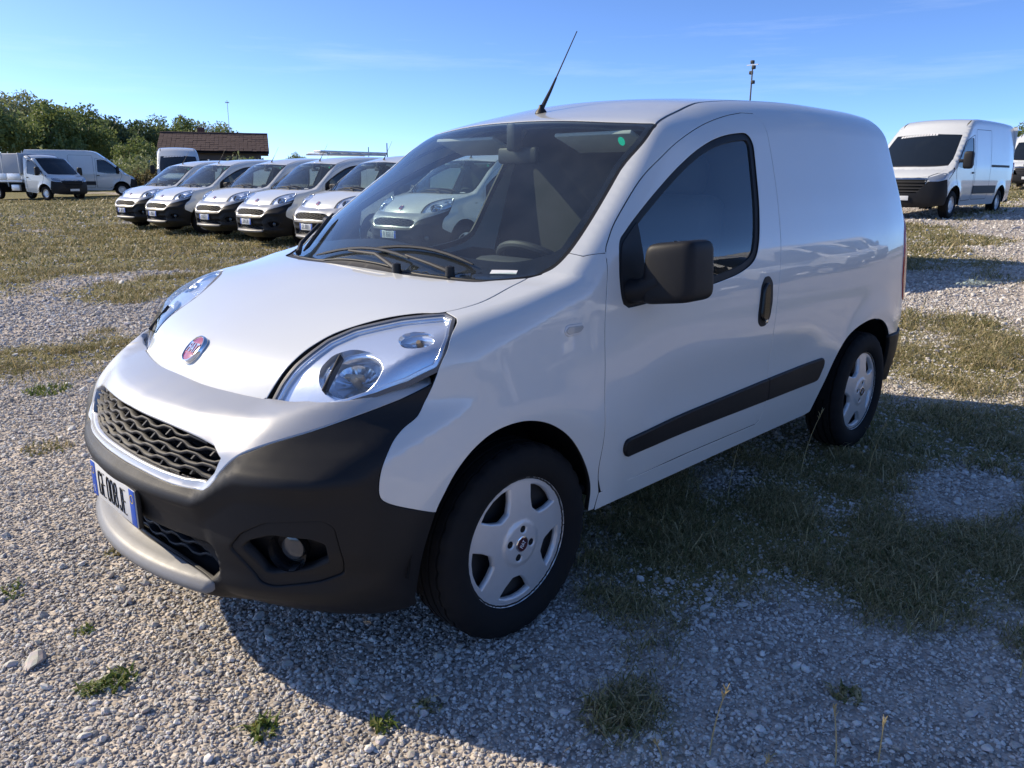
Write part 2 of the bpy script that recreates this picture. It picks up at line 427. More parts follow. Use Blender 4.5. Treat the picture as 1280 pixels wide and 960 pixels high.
def tri2d(loops, step, grid=True):
    loops = [np.asarray(l, float) for l in loops]
    pts = [p for l in loops for p in l]; edges = []; k = 0; ids = []
    for l in loops:
        n = len(l); edges += [(k+i, k+(i+1) % n) for i in range(n)]; ids += [(len(ids), i) for i in range(n)]; k += n
    nb = k; B = np.array(pts)
    if grid:
        lo, hi = B.min(0), B.max(0)
        gx = np.arange(lo[0]+step*.5, hi[0], step); gy = np.arange(lo[1]+step*.5, hi[1], step*.87)
        if len(gx) and len(gy):
            X, Y = np.meshgrid(gx, gy); X = X+(np.arange(len(gy)) % 2)[:, None]*step*.5; G = np.stack([X.ravel(), Y.ravel()], 1)
            G = G[inside(G, loops)]
            if len(G):
                dm = np.full(len(G), 9.)
                for c in range(0, len(B), 200):
                    dm = np.minimum(dm, np.sqrt(((G[:, None]-B[None, c:c+200])**2).sum(2)).min(1))
                pts = list(B)+list(G[dm > step*.5])
    vo, eo, fo, ov, oe, of = delaunay_2d_cdt([Vector((float(p[0]), float(p[1]))) for p in pts], edges, [], 0, 1e-7)
    UV = np.array([(v.x, v.y) for v in vo]); F = np.array([f for f in fo if len(f) == 3])
    cen = UV[F].mean(1); F = F[inside(cen, loops)]
    m = {}
    for i, o in enumerate(ov):
        for j in o: m[j] = i
    lo_ids = []; k = 0
    for l in loops: lo_ids.append([m[k+i] for i in range(len(l))]); k += len(l)
    return UV, F, lo_ids
def sheet(S, loops, pr, step=.022, off=0., gap=.0027, depth=.020, edge=.0016, bstep=None, drop=None):
    """returns V, F, N of a panel that follows surface S, with a turned-in rim"""
    L = []
    for i, l in enumerate(loops):
        l = np.asarray(l, float)
        if (area(l) > 0) != (i == 0): l = l[::-1]
        l = resample(l, bstep or step*.8)
        if gap: l = inset(l, gap)
        L.append(l)
    UV, F, ids = tri2d(L, step)
    O, D = pr.rays(UV); P, ok = S.cast(O, D)
    N = S.grad(P)
    if off: P = P+N*(off if np.isscalar(off) else off(P)[:, None])
    if pr.flip: F = F[:, ::-1]
    V = [P]; NN = [N]; FF = [tuple(f) for f in F]; base = len(P); MI = [0]*len(FF)
    if depth:
        for lp in ids:
            lp = np.array(lp); n = len(lp)
            T = P[np.roll(lp, -1)]-P[np.roll(lp, 1)]; out = np.cross(T, N[lp])
            if pr.flip: out = -out
            out /= np.linalg.norm(out, axis=1, keepdims=True)+1e-12
            r1 = P[lp]+out*edge-N[lp]*edge; r2 = P[lp]+out*edge-N[lp]*depth
            V += [r1, r2]; NN += [(out+N[lp])/1.4142, out]
            a, b, c = lp, base+np.arange(n), base+n+np.arange(n); base += 2*n
            for k in range(n):
                j = (k+1) % n
                q1 = (a[k], b[k], b[j], a[j]); q2 = (b[k], c[k], c[j], b[j])
                if pr.flip: q1, q2 = q1[::-1], q2[::-1]
                FF += [q1, q2]; MI += [0, 1]
    if not ok.all():              # drop what lies beyond the surface
        bad = set(np.nonzero(~ok)[0].tolist()); b0 = len(P)
        for lp in ids if depth else ():
            n = len(lp)
            for i, v in enumerate(lp):
                if v in bad: bad.add(b0+i); bad.add(b0+n+i)
            b0 += 2*n
        keep = [i for i, f in enumerate(FF) if not any(v in bad for v in f)]; FF = [FF[i] for i in keep]; MI = [MI[i] for i in keep]
    sheet.mi = MI
    return np.vstack(V), FF, np.vstack(NN)
def panel(S, name, loops, pr, m, parent=None, both=False, **k):
    """one panel (left side), or a left and a right one"""
    V, F, N = sheet(S, loops, pr, **k)
    me = mesh(name, V, F, m, normals=N, mats=[m, 'gap'], midx=sheet.mi) if m == 'paint' else mesh(name, V, F, m, normals=N)  # turned-in rim of painted panels coloured dark, as the shade in the shut gap
    pa = parent if isinstance(parent, (tuple, list)) else (parent, parent)
    o = obj(name, me, pa[0])
    if not both: return o
    return o, obj(name, mirror_mesh(me), pa[1])
def sympoly(half):
    """closed outline from its left half, front to back (y >= 0)"""
    h = np.asarray(half, float); r = h[::-1]*[1, -1]
    return cat(h, r) if abs(h[-1, 1]) > 1e-6 else cat(h, r[1:])
def symcyl(half):
    """closed outline in (angle, z) from its left half, which begins and ends on the centre line"""
    h = np.asarray(half, float); r = h[::-1]*[-1, 1]
    return np.vstack([h, r[1:-1]])
# ---------------------------------------------------------------- the small delivery van
def superbox(c, d, e=4, nu=28, nv=16, taper=0.):
    """rounded box as a superellipsoid, returns V, F"""
    V = []; F = []
    sg = lambda t, p: math.copysign(abs(t)**p, t)
    for j in range(nv+1):
        ph = -math.pi/2+math.pi*j/nv
        for i in range(nu):
            th = 2*math.pi*i/nu
            z = sg(math.sin(ph), 2/e); k = 1-taper*z
            V.append((c[0]+d[0]/2*sg(math.cos(ph), 2/e)*sg(math.cos(th), 2/e)*k, c[1]+d[1]/2*sg(math.cos(ph), 2/e)*sg(math.sin(th), 2/e)*k, c[2]+d[2]/2*z))
    for j in range(nv):
        for i in range(nu): F.append((j*nu+i, j*nu+(i+1) % nu, (j+1)*nu+(i+1) % nu, (j+1)*nu+i))
    return V, F
def tyre_mesh(rad, width, rim, name='tyre', n=120):
    h = width/2
    prof = [(-h*.80, rim-.006), (-h*.93, rim+.004), (-h*.99, rim+.03), (-h, rim+(rad-rim)*.5), (-h*.96, rad-.030), (-h*.88, rad-.012), (-h*.80, rad-.005)]
    tread = []
    g = [(-.58,.012), (-.2,.012), (.2,.012), (.58,.012)]
    a = -.80
    for gx, gw in g:
        tread += [(h*(gx-.055), rad), (h*(gx-.045), rad-.009), (h*(gx+.045), rad-.009), (h*(gx+.055), rad)]
    P = prof+tread+[(-x, r) for x, r in prof[::-1]]
    V = []; F = []; m = len(P)
    for k in range(n):
        t = 2*math.pi*k/n
        for i, (a, r) in enumerate(P):
            sh = 4 <= i < m-4 and r > rad-.013
            rr = r-(.006 if (k % 4 == 0 and sh and abs(a) > h*.5) else 0)-(.0016 if (i in (2, m-3) and k % 3 == 0) else 0)
            tt = t+(.02*abs(a)/h if sh else 0)
            V.append((rr*math.cos(tt), a, rr*math.sin(tt)))
    for k in range(n):
        for i in range(m-1):
            F.append((k*m+i, k*m+i+1, ((k+1) % n)*m+i+1, ((k+1) % n)*m+i))
    b = BM(); vs = [b.b.verts.new(v) for v in V]
    for f in F: b.b.faces.new([vs[i] for i in f])
    return b.mesh(name, 'rubber', angle=40)
class DomeSurf(Surf):
    def __init__(s, R0): s.R0 = R0
    def h(s, r):
        q = r/s.R0
        return .012-.016*q*q+.010*np.exp(-((q-.97)/.03)**2)-.018*np.clip(q-.985, 0, 1)*40*.03+.006*sstep(.36, .28, q)
    def F(s, P): return (P[:, 1]-s.h(np.hypot(P[:, 0], P[:, 2])))*.8
class YProj:
    flip = True
    def uv(s, P): return np.asarray(P)[:, [0, 2]]
    def rays(s, uv): n = len(uv); return np.stack([uv[:, 0], np.full(n, .1), uv[:, 1]], 1), np.tile([0., -1, 0], (n, 1))
def circle(r, n=64, c=(0, 0)): return np.array([(c[0]+r*math.cos(2*math.pi*k/n), c[1]+r*math.sin(2*math.pi*k/n)) for k in range(n)])
def hubcap_mesh(R0=.217, base=50):
    loops = [circle(R0, 90)]
    for k in range(5):
        a0 = R(180-base-72*k); w0, w1 = R(15), R(23.5)
        pts = []
        for t, r in ((-w1, .86), (-w1*.5, .875), (0, .88), (w1*.5, .875), (w1, .86), (w1*.86, .66), (w0*.72, .50), (-w0*.72, .50), (-w1*.86, .66)):
            pts.append((R0*r*math.cos(a0+t), R0*r*math.sin(a0+t)))
        loops.append(rounded(pts, .008, 3))
    for k in range(4):
        a = R(90*k+12); loops.append(circle(.0165, 16, (.045*math.cos(a), .045*math.sin(a))))
    S = DomeSurf(R0)
    V, F, N = sheet(S, loops, YProj(), step=.009, gap=0, depth=.022, edge=.005, bstep=.007)
    r = np.hypot(V[:, 0], V[:, 2])
    return mesh('hubcap', V, F, 'silver', normals=N)
def wheel_set():
    d = {}
    d['tyre'] = tyre_mesh(.306, .182, .211)
    d['hubcap'] = hubcap_mesh()
    b = BM().lathe([(-.09,.19), (-.07,.210), (.070,.211), (.070,.200), (.03,.186), (.02,.12), (.025,.05), (.025,.0005)], n=40)
    d['rim'] = b.mesh('wheel', 'rim_dark')
    b = BM().lathe([(0,.0255), (.003,.025), (.005,.021), (.005,.0003)], n=24); d['cap'] = b.mesh('centre_cap', 'chrome')
    b = BM().lathe([(0,.0215), (.0062,.021), (.0064,.0003)], n=24); d['capred'] = b.mesh('centre_cap_emblem', 'cap_emblem')
    d['bolt_shade'] = BM().lathe([(0,.0165), (.002,.016), (.002,.0003)], n=14).mesh('bolt_hole_shade', 'gap')  # dark disc that stands in for the shade inside each bolt hole
    d['text'] = text_mesh('FIAT', .020, 'white', .0004, .62, True)
    return d
def put_wheel(ws, parent, x, y, side, steer=0., rz=.306):
    """side +1 left, -1 right; the wheel turns its hubcap outwards"""
    w_ = obj('wheel', ws['rim'], parent, (x, y, rz), (0, 0, steer if side > 0 else math.pi+steer))
    obj('tyre', ws['tyre'], w_)
    h = obj('hubcap', ws['hubcap'], w_, (0, .068, 0))
    for k in range(4): obj('bolt_hole_shade', ws['bolt_shade'], w_, (.045*math.cos(R(12+90*k)), .078, .045*math.sin(R(12+90*k))))
    obj('centre_cap', ws['cap'], w_, (0, .084, 0))
    obj('centre_cap_emblem', ws['capred'], w_, (0, .084, 0))
    t = obj('lettering', ws['text'], w_); t.matrix_local = frame((0,1,0), (math.sin(.9),0,math.cos(.9)), (0,.0909,0))
    return w_
class Off(Surf):
    """a surface moved inwards"""
    def __init__(s, S, d): s.S, s.d = S, d
    def F(s, P): return s.S.F(P)+s.d

def make_small_van():
    S = SmallVan(); SH = SmallVan(shelf=False); SB = SmallVan(hood=False); root = empty('delivery_van')
    s3 = lambda q: S.cast(*SIDE.rays(np.asarray(q, float)))[0]
    t3 = lambda q: S.cast(*TOP.rays(np.asarray(q, float)))[0]
    def r3(q):
        q = np.asarray(q, float); n = len(q)
        return S.cast(np.stack([np.full(n, -3.6), q[:, 0], q[:, 1]], 1), np.tile([1., 0, 0], (n, 1)))[0]
    OB = Ortho((0, .8, .6), (-1.5, .8, 1.0), .8)
    # ---- shared outlines, left side
    hoodline = sm([(.589,.420), (.552,.428), (.506,.434), (.440,.440), (.369,.463), (.277,.535), (.211,.610), (.165,.678), (.059,.706), (-.085,.690), (-.157,.680)])   # x, y
    lip = sm([(.643,0), (.640,.161), (.616,.310), (.589,.420)])
    hrear = sm([(-.157,.680), (-.090,.610), (-.036,.545), (.008,.333), (.014,.1), (.014,0)])
    pil = sm([(-.195,1.089), (-.236,1.110), (-.294,1.150), (-.402,1.232), (-.531,1.329), (-.690,1.446), (-.811,1.528), (-.857,1.552)])                        # x, z
    farch = sm([(.362,.250), (.352,.40), (.328,.508), (.307,.555), (.273,.612), (.221,.662), (.154,.697), (.081,.709), (.003,.702), (-.082,.671), (-.164,.614), (-.234,.535), (-.286,.451), (-.312,.385), (-.322,.306)])
    dfront = sm([(-.352,.372), (-.326,.46), (-.322,.55), (-.324,.753), (-.335,.95), (-.360,1.08), (-.378,1.15), (-.412,1.192), (-.482,1.254), (-.640,1.367), (-.773,1.441), (-.921,1.506), (-1.148,1.572), (-1.319,1.610), (-1.467,1.632)])
    drear = sm([(-1.56,1.634), (-1.578,1.600), (-1.572,1.55), (-1.548,1.416), (-1.502,1.227), (-1.466,1.04), (-1.440,.883), (-1.430,.753), (-1.440,.561), (-1.446,.44), (-1.43,.385)])
    dbot = np.array([(-1.40,.372), (-.9,.372), (-.36,.372)])
    doorp = cat(dbot, dfront[3:], drear)
    bl = sm([(.307,.853), (.328,.814), (.356,.779), (.402,.753), (.442,.721), (.475,.679), (.488,.631), (.485,.590), (.455,.564), (.391,.535), (.328,.508)])       # bumper against wing, x z
    rarch = sm([(-1.95,.309), (-2.005,.44), (-2.073,.564), (-2.166,.648), (-2.30,.690), (-2.46,.698), (-2.62,.662), (-2.745,.575), (-2.815,.46), (-2.84,.34)])
    lens3 = np.array([(.585,.449,.794), (.546,.447,.837), (.503,.453,.882), (.408,.464,.940), (.342,.495,.967), (.248,.590,.998), (.171,.684,1.012), (.174,.722,1.009), (.233,.777,.969), (.270,.797,.924), (.289,.796,.895), (.361,.761,.861), (.429,.715,.837), (.494,.666,.823), (.549,.603,.817), (.572,.518,.803)])
    strip3 = np.array([(.307,.792,.853), (.381,.751,.820), (.47,.70,.789), (.557,.649,.760), (.652,.574,.726), (.713,.518,.693), (.754,.484,.647), (.776,.465,.612), (.798,.438,.591), (.83,.33,.585), (.853,.172,.590), (.857,0,.592)])
    # ---- hood, roof, wings, sides
    hood = panel(SH, 'hood', [sympoly(cat(lip, hoodline, hrear))], TOP, 'paint', root, step=.02)
    yj = sm([(-.868,.622), (-.93,.602), (-1.02,.577), (-1.19,.537), (-1.37,.512), (-1.8,.502), (-2.4,.50), (-2.93,.50)])
    hdr = sm([(-.760,0), (-.772,.2), (-.80,.42), (-.84,.56), (-.868,.622)])
    roof = panel(S, 'roof', [sympoly(cat(hdr, yj-[0, .006], [(-2.955,.42), (-2.96,0)]))], TOP, 'paint', root, step=.035)
    panel(S, 'roof_strip', [cat(yj-[0, .006], (yj+[0, .008])[::-1])], TOP, 'strip_grey', roof, step=.02, off=-.003, gap=0, depth=0, both=True)
    WO = Ortho((.12,.74,.66), (0,.8,.8), .7)
    wl = cat(s3(bl[::-1]), s3(sm([(.295,.880), (.289,.895), (.270,.926), (.233,.970), (.178,1.006)])), SH.cast(*TOP.rays(hoodline[35:]+[0, .0005]))[0], s3(pil[:11]), s3([(-.31,1.142), (-.376,1.150)]), s3(dfront[:31][::-1]), s3([(-.347,.308), (-.324,.307)]), s3(farch[10:][::-1]))
    fl, fr = panel(S, 'wing', [WO.uv(wl)], WO, 'paint', root, both=True, step=.015)
    q = s3(pil[10:]); joint = t3(yj); rear_e = r3(np.array([(.56,1.66), (.63,1.55), (.665,1.4), (.69,1.2), (.715,1.0), (.722,.8), (.715,.66)]))
    low = s3(cat([(-2.86,.56), (-2.775,.55)], rarch[:36][::-1], [(-1.90,.300), (-1.2,.300), (-.36,.302), (-.356,.335)], dfront[3:31]))
    outer3 = cat(q, joint, sm(rear_e), low)
    drp = rounded(inset(doorp if area(doorp) > 0 else doorp[::-1], -.0), .0001, 1) if False else doorp
    bl_, br_ = panel(S, 'body_side', [OB.uv(cat(q, joint, sm(rear_e), s3(cat([(-2.86,.575), (-2.745,.575)], rarch[:36][::-1], [(-1.90,.302), (-1.2,.300), (-.349,.302)], [(-.352,.372)], dbot[::-1][1:], drear[::-1], dfront[::-1][:-28])), s3([(-.376,1.150), (-.31,1.142)])))], OB, 'paint', root, both=True, step=.019)
    # ---- doors
    win = cat(sm([(-.430,.990), (-.421,1.02), (-.421,1.089), (-.442,1.173), (-.492,1.215), (-.597,1.279), (-.737,1.352), (-.885,1.422), (-1.04,1.483), (-1.202,1.526), (-1.358,1.546), (-1.410,1.540), (-1.430,1.507), (-1.420,1.46), (-1.396,1.383), (-1.345,1.232), (-1.303,1.127), (-1.259,1.069), (-1.162,1.034), (-1.016,1.012), (-.754,.988), (-.524,.978), (-.455,.976)]), [(-.430,.990)])
    if area(win) < 0: win = win[::-1]
    dl, dr = panel(S, 'door', [doorp, win], SIDE, 'paint', root, both=True, step=.022)
    wi = inset(win, .020)
    gl_ = wi[wi[:, 0] < -.545]; gl_ = cat(gl_)
    sail = win[win[:, 0] > -.53]
    panel(S, 'window_frame', [win, inset(win, .024)], SIDE, 'plastic', (dl, dr), both=True, step=.012, off=-.006, gap=.001, depth=.01)
    panel(S, 'window', [inset(win, .018)], SIDE, 'sideglass', (dl, dr), both=True, step=.03, off=-.012, gap=0, depth=0)
    ws_ = inset(win, .016); sl = ws_[ws_[:, 0] > -.56]
    o_ = np.argsort(np.arctan2(sl[:, 1]-sl[:, 1].mean(), sl[:, 0]-sl[:, 0].mean()))
    panel(S, 'mirror_sail', [sl[o_]], SIDE, 'plastic', (dl, dr), both=True, step=.02, off=-.003, gap=0, depth=.01)
    for dd, sg in ((dl, 1), (dr, -1)):
        V, F = superbox((-.535, .955*1, 1.090), (.140, .165, .190), 7, 40, 26, .05)
        V = np.array(V); V[:, 0] += -.03*((V[:, 1]-.87)/.16)**2; V[:, 2] += .01*(V[:, 1]-.95)/.08
        V[:, 1] *= sg; F = F if sg > 0 else [f[::-1] for f in F]
        m_ = mk('door_mirror', V, F, 'plastic', dd)
        BM().tube([(-.475, sg*.80, 1.02), (-.49, sg*.86, 1.03), (-.51, sg*.92, 1.06)], [.045, .036, .045], 14).build('mirror_foot', 'plastic', m_)
        BM().box((-.618, sg*.955, 1.095), (.006, .135, .17), .002).build('mirror_glass', 'chrome', m_)
    hp = rounded([(-1.300,.86), (-1.318,.965), (-1.345,.998), (-1.380,1.000), (-1.405,.975), (-1.408,.90), (-1.392,.835), (-1.36,.806), (-1.325,.806), (-1.302,.825)], .012, 3)
    hp = hp+[.012, 0]
    hl_, hr_ = panel(S, 'door_handle', [hp], SIDE, 'plastic', (dl, dr), both=True, step=.010, off=.003, gap=0, depth=.01)
    gp = rounded([(-1.318,.845), (-1.330,.955), (-1.352,.975), (-1.366,.960), (-1.360,.85), (-1.345,.828)], .01, 3)+[.012, 0]
    panel(S, 'grip', [gp], SIDE, 'plastic_gloss', (hl_, hr_), both=True, step=.010, off=.016, gap=0, depth=.014, edge=.005)
    BM().lathe([(0,.009), (.003,.009), (.004,.007), (.004,.0003)], n=16, c=(-1.336,.861,.826)).build('key_lock', 'chrome', hl_)
    mz0, mz1 = .474, .566
    mp1 = rounded([(-.458,.482), (-.440,.508), (-.448,.534), (-1.428,.563), (-1.431,.480)], [.02,.02,.02,.002,.002], 4)
    mp2 = rounded([(-1.442,.480), (-1.439,.5635), (-1.935,.576), (-1.940,.545), (-1.905,.481)], [.002,.002,.015,.015,.02], 4)
    panel(S, 'side_moulding', [mp1], SIDE, 'plastic', (dl, dr), both=True, step=.02, off=.014, gap=0, depth=.016, edge=.006)
    panel(S, 'side_moulding', [mp2], SIDE, 'plastic', (bl_, br_), both=True, step=.02, off=.014, gap=0, depth=.016, edge=.006)
    ip = rounded([(-.146,.938), (-.160,.955), (-.228,.953), (-.233,.940), (-.215,.926), (-.160,.924)], .012, 4)
    il, ir = panel(S, 'side_indicator', [ip], SIDE, 'silver', (fl, fr), both=True, step=.01, off=.003, gap=0, depth=.006)
    panel(S, 'lens', [inset(ip if area(ip) > 0 else ip[::-1], .006)], SIDE, 'lens_grey', (il, ir), both=True, step=.01, off=.006, gap=0, depth=.004)
    # ---- windscreen, cowl, wipers
    pilT = s3(pil)[:, :2]
    low_ = sm([(-.02,0), (-.021,.1), (-.026,.333), (-.070,.545), (-.120,.618), (-.175,.672), (-.195,.690)])
    wso = cat(low_, pilT[3:]-[0, .010], hdr[::-1]-[-.004, .0])
    wsp = sympoly(wso)
    panel(S, 'windscreen_seal', [sympoly(cat(low_, pilT[3:]+[0, .002], hdr[::-1])), inset(wsp if area(wsp) > 0 else wsp[::-1], .002)], TOP, 'black', root, step=.02, off=-.003, gap=0, depth=.008)
    wsc = panel(S, 'windscreen', [wsp], TOP, 'windscreen', root, step=.035, off=-.002, gap=.001, depth=0)
    frit_in = sympoly(cat(sm([(-.115,0), (-.116,.2), (-.135,.42), (-.185,.58), (-.255,.665), (-.295,.690)]), pilT[16:-4]-[0, .034], sm([(-.825,.560), (-.815,.4), (-.795,.2), (-.785,0)])))
    panel(S, 'windscreen_border', [wsp, frit_in], TOP, 'plastic_gloss', wsc, step=.025, off=-.0035, gap=.002, depth=0)
    cw = sympoly(cat(hrear[::-1], [(-.175,.684)], (low_+[.004, 0])[::-1]))
    cowl = panel(S, 'cowl', [cw], TOP, 'trim_dark', root, step=.02, off=-.006, gap=.002, depth=.02)
    panel(S, 'sticker', [TOP.uv(np.array([(-.729+.018*math.cos(t)*.6-.012*math.sin(t), .575+.021*math.cos(t), 0) for t in np.linspace(0, 2*math.pi, 20)[:-1]]))], TOP, 'green_sticker', wsc, step=.02, off=-.001, gap=0, depth=0)
    panel(S, 'number_strip', [np.array([(-.122,.552), (-.135,.548), (-.172,.625), (-.160,.630)])], TOP, 'white', wsc, step=.02, off=-.0005, gap=0, depth=0)
    def on(x, y, h=0.):
        p = t3([(x, y)]); return Vector(p[0]+S.grad(p)[0]*h)
    for pv, mid, tip, b0, b1 in (((.0,.235), (-.03,.10), (-.036,-.075), (-.030,-.30), (-.058,.235)), ((-.055,.44), (-.045,.36), (-.058,.225), (-.060,.02), (-.118,.485))):
        w_ = BM().tube([on(*pv, .010), on(*mid, .028), on(*tip, .020)], [.009, .006, .0045], 8).build('wiper_arm', 'trim_dark', cowl)
        ts = np.linspace(0, 1, 9); pts = [on(b0[0]+(b1[0]-b0[0])*t-.015*math.sin(math.pi*t), b0[1]+(b1[1]-b0[1])*t, .010) for t in ts]
        BM().tube(pts, [.003]+[.006]*7+[.003], 6).build('wiper_blade', 'black', w_)
        BM().lathe([(0,.016), (.03,.014), (.034,.0005)], 'z', 14, on(*pv, -.005)).build('pivot', 'black', w_)
    w_ = BM().tube([on(-.05,-.47,.010), on(-.12,-.535,.03), on(-.245,-.60,.028)], [.012,.009,.006], 8).build('wiper_arm', 'trim_dark', cowl)
    BM().tube([on(-.06-.045*k, -.44-.033*k, .016) for k in range(7)], [.004]+[.009]*5+[.004], 6).build('wiper_blade', 'black', w_)
    a0 = Vector(t3([(-.93, 0)])[0])
    an = BM().lathe([(-.004,.026), (.006,.022), (.018,.012), (.03,.009), (.032,.0005)], 'z', 16, a0).build('aerial_base', 'black', roof)
    BM().tube([a0+Vector((0,0,.012)), a0+Vector((-.055,0,.09)), a0+Vector((-.088,0,.142))], [.010,.0065,.0042], 8).build('aerial_stem', 'black', an)
    BM().tube([a0+Vector((-.086,0,.139)), a0+Vector((-.212,0,.335))], [.0032,.0022], 6).build('aerial_rod', 'black', an)
    # ---- bumper
    cf = lambda q: FRONT.uv(q)
    underhl = np.array([(.589,.420,.797), (.572,.518,.803), (.549,.603,.815), (.494,.666,.820), (.429,.715,.833), (.361,.761,.856), (.295,.794,.888)])
    lip3 = SB.cast(*TOP.rays(lip-[.010, 0]))[0]
    top_poly = symcyl(cat(cf(lip3), sm(cf(underhl)), cf([(.305,.793,.862)]), sm(cf(strip3))))
    gr3 = np.array([(.798,0,.728), (.784,.198,.724), (.758,.342,.713), (.739,.425,.700), (.738,.466,.678), (.762,.462,.640), (.782,.440,.612), (.811,.365,.604), (.836,.243,.605), (.85,.08,.610), (.852,0,.611)])
    gr = symcyl(cat(sm(cf(gr3[:4])), rounded(cf(gr3[3:8]), .012)[6:-6] if False else cf(gr3[3:8]), sm(cf(gr3[7:]))))
    bt = panel(SB, 'bumper_top', [top_poly, gr], FRONT, 'paint_lip', root, step=.013, depth=.03, edge=.004)
    gsh = Off(S, .03)
    gri = panel(S, 'grille', [inset(gr if area(gr) > 0 else gr[::-1], -.004)], FRONT, 'gap', root, step=.03, off=-.058, gap=0, depth=0)
    # wavy slats of the grille
    phm = cf([(.74,.46,.68)])[0][0]
    def slat(z0, dz, amp, per, ph, u1, lift=0., inner=None):
        us = np.linspace(-u1, u1, 90); V = []; F = []
        zz = z0+dz*(us/phm)**2+amp*np.clip(1.7*np.sin(us/per*2*math.pi+ph), -1, 1)
        if inner is not None:
            ok = inside(np.stack([us, zz], 1), [inner]); us, zz = us[ok], zz[ok]
            if len(us) < 4: return None
        O, D = FRONT.rays(np.stack([us, zz], 1)); P, _ = S.cast(O, D)
        Nn = S.grad(P)
        f0 = P-Nn*(.012-lift); b0_ = P-Nn*.048; up = np.array([0, 0, .0045])
        rows = [b0_+up*.6, f0+up, f0-up, b0_-up*.6+np.array([0, 0, .006])]
        n = len(us)
        for r_ in rows: V += r_.tolist()
        for j in range(3):
            for i in range(n-1): F.append((j*n+i, j*n+i+1, (j+1)*n+i+1, (j+1)*n+i))
        return V, F
    gi = inset(gr if area(gr) > 0 else gr[::-1], .002)
    for i in range(6):
        r_ = slat(.610+.0205*i, -.006, .0048, .118, math.pi*(i % 2), phm*1.02, inner=gi)
        if r_: mk('grille_slat', *r_, 'trim_dark', gri)
    for i in range(5):           # short webs tying neighbouring slats together
        for k in range(-5, 6):
            u = k*.118+(.0295 if i % 2 else -.0295)
            z0 = .615+.0205*i
            uv = np.array([(u, z0), (u+.012, z0+.0205-.004)])
            if not inside(uv, [gi]).all(): continue
            P, _ = S.cast(*FRONT.rays(uv)); Nn = S.grad(P)
            f = P-Nn*.014; bb = P-Nn*.046; d = np.array([.0, .0035, 0])
            V = [f[0]-d, f[0]+d, f[1]+d, f[1]-d, bb[0]-d, bb[0]+d, bb[1]+d, bb[1]-d]
            mk('grille_web', V, [(0,1,2,3), (1,5,6,2), (4,0,3,7), (5,4,7,6)], 'trim_dark', gri, smooth=False)
    # black lower bumper
    blb = s3(bl); arch_lo = s3(farch[:11])
    bot = np.array([(.375,.80,.222), (.45,.78,.215), (.55,.74,.205), (.64,.66,.190), (.70,.55,.182), (.735,.42,.175), (.755,.2,.172), (.76,0,.172)])
    blk = symcyl(cat(cf(strip3[::-1]), cf(blb), cf(arch_lo[::-1]), cf(bot)))
    lg = symcyl(cat(sm(cf([(.85,0,.430), (.842,.178,.428), (.829,.227,.418), (.808,.329,.390), (.792,.432,.344)])), sm(cf([(.792,.428,.338), (.82,.34,.346), (.84,.2,.354), (.85,0,.357)]))))
    fog3 = np.array([(.755,.502,.448), (.743,.543,.494), (.71,.612,.533), (.612,.726,.547), (.588,.742,.527), (.565,.742,.431), (.558,.730,.383), (.612,.690,.361), (.699,.604,.342), (.718,.572,.350)])
    fg = rounded(cf(fog3), .012, 3)
    lipz = symcyl(cat(sm(cf([(.80,0,.350), (.79,.2,.346), (.78,.34,.338), (.775,.415,.330), (.785,.438,.322)])), sm(cf([(.790,.440,.306), (.80,.42,.295), (.82,.3,.280), (.84,.15,.272), (.845,0,.270)]))))
    lb = panel(S, 'bumper', [blk, lg, fg, fg[::-1]*[-1, 1], lipz], FRONT, 'plastic', root, step=.0125, depth=.02, edge=.003)
    panel(S, 'bumper_lip', [lipz], FRONT, 'lip_grey', lb, step=.009, off=.003, gap=.001, depth=.012, edge=.004)
    lgi = panel(S, 'lower_grille', [inset(lg if area(lg) > 0 else lg[::-1], -.003)], FRONT, 'gap', root, step=.03, off=-.05, gap=0, depth=0)
    lg2 = inset(lg if area(lg) > 0 else lg[::-1], .001)
    for i in range(4):
        r_ = slat(.362+.018*i, -.004, .004, .10, math.pi*(i % 2), phm, inner=lg2)
        if r_: mk('grille_slat', *r_, 'trim_dark', lgi)
    fl1, fl2 = panel(S, 'fog_bezel', [inset(fg if area(fg) > 0 else fg[::-1], .004), rounded(cf(np.array([(.742,.532,.455), (.73,.555,.478), (.70,.615,.500), (.635,.702,.495), (.600,.724,.480), (.592,.724,.420), (.63,.680,.392), (.70,.605,.375), (.715,.585,.378)])), .012, 3)], FRONT, 'plastic', (lb, lb), both=True, step=.018, off=-.006, gap=0, depth=.03, edge=.004)
    panel(S, 'recess', [inset(fg if area(fg) > 0 else fg[::-1], -.006)], FRONT, 'plastic', (fl1, fl2), both=True, step=.03, off=-.064, gap=0, depth=0)
    for sgn, par in ((1, fl1), (-1, fl2)):
        c = Vector((.632, sgn*.608, .44)); nrm = Vector((.85, sgn*.52, .02))
        M = frame(nrm, (0,0,1), c)
        b = BM().lathe([(.034,.054), (.018,.050), (-.008,.044), (-.010,.0005)], 'z', 24); b.b.transform(M); fo = b.build('fog_lamp', 'plastic_gloss', par)
        b = BM().lathe([(.0,.034), (.006,.031), (.010,.018), (.011,.0005)], 'z', 24); b.b.transform(M); b.build('lens', 'fog_glass', fo)
    # number plate
    pl = BM().box((.868, 0, .480), (.004, .36, .110), .0015).build('number_plate', 'plate_white', root)
    BM().box((.860, 0, .480), (.012, .366, .116), .002).build('plate_holder', 'black', pl)
    for y0 in (-.160, .160): BM().box((.8705, y0, .480), (.0012, .038, .108), .0003).build('blue_band', 'plate_blue', pl)
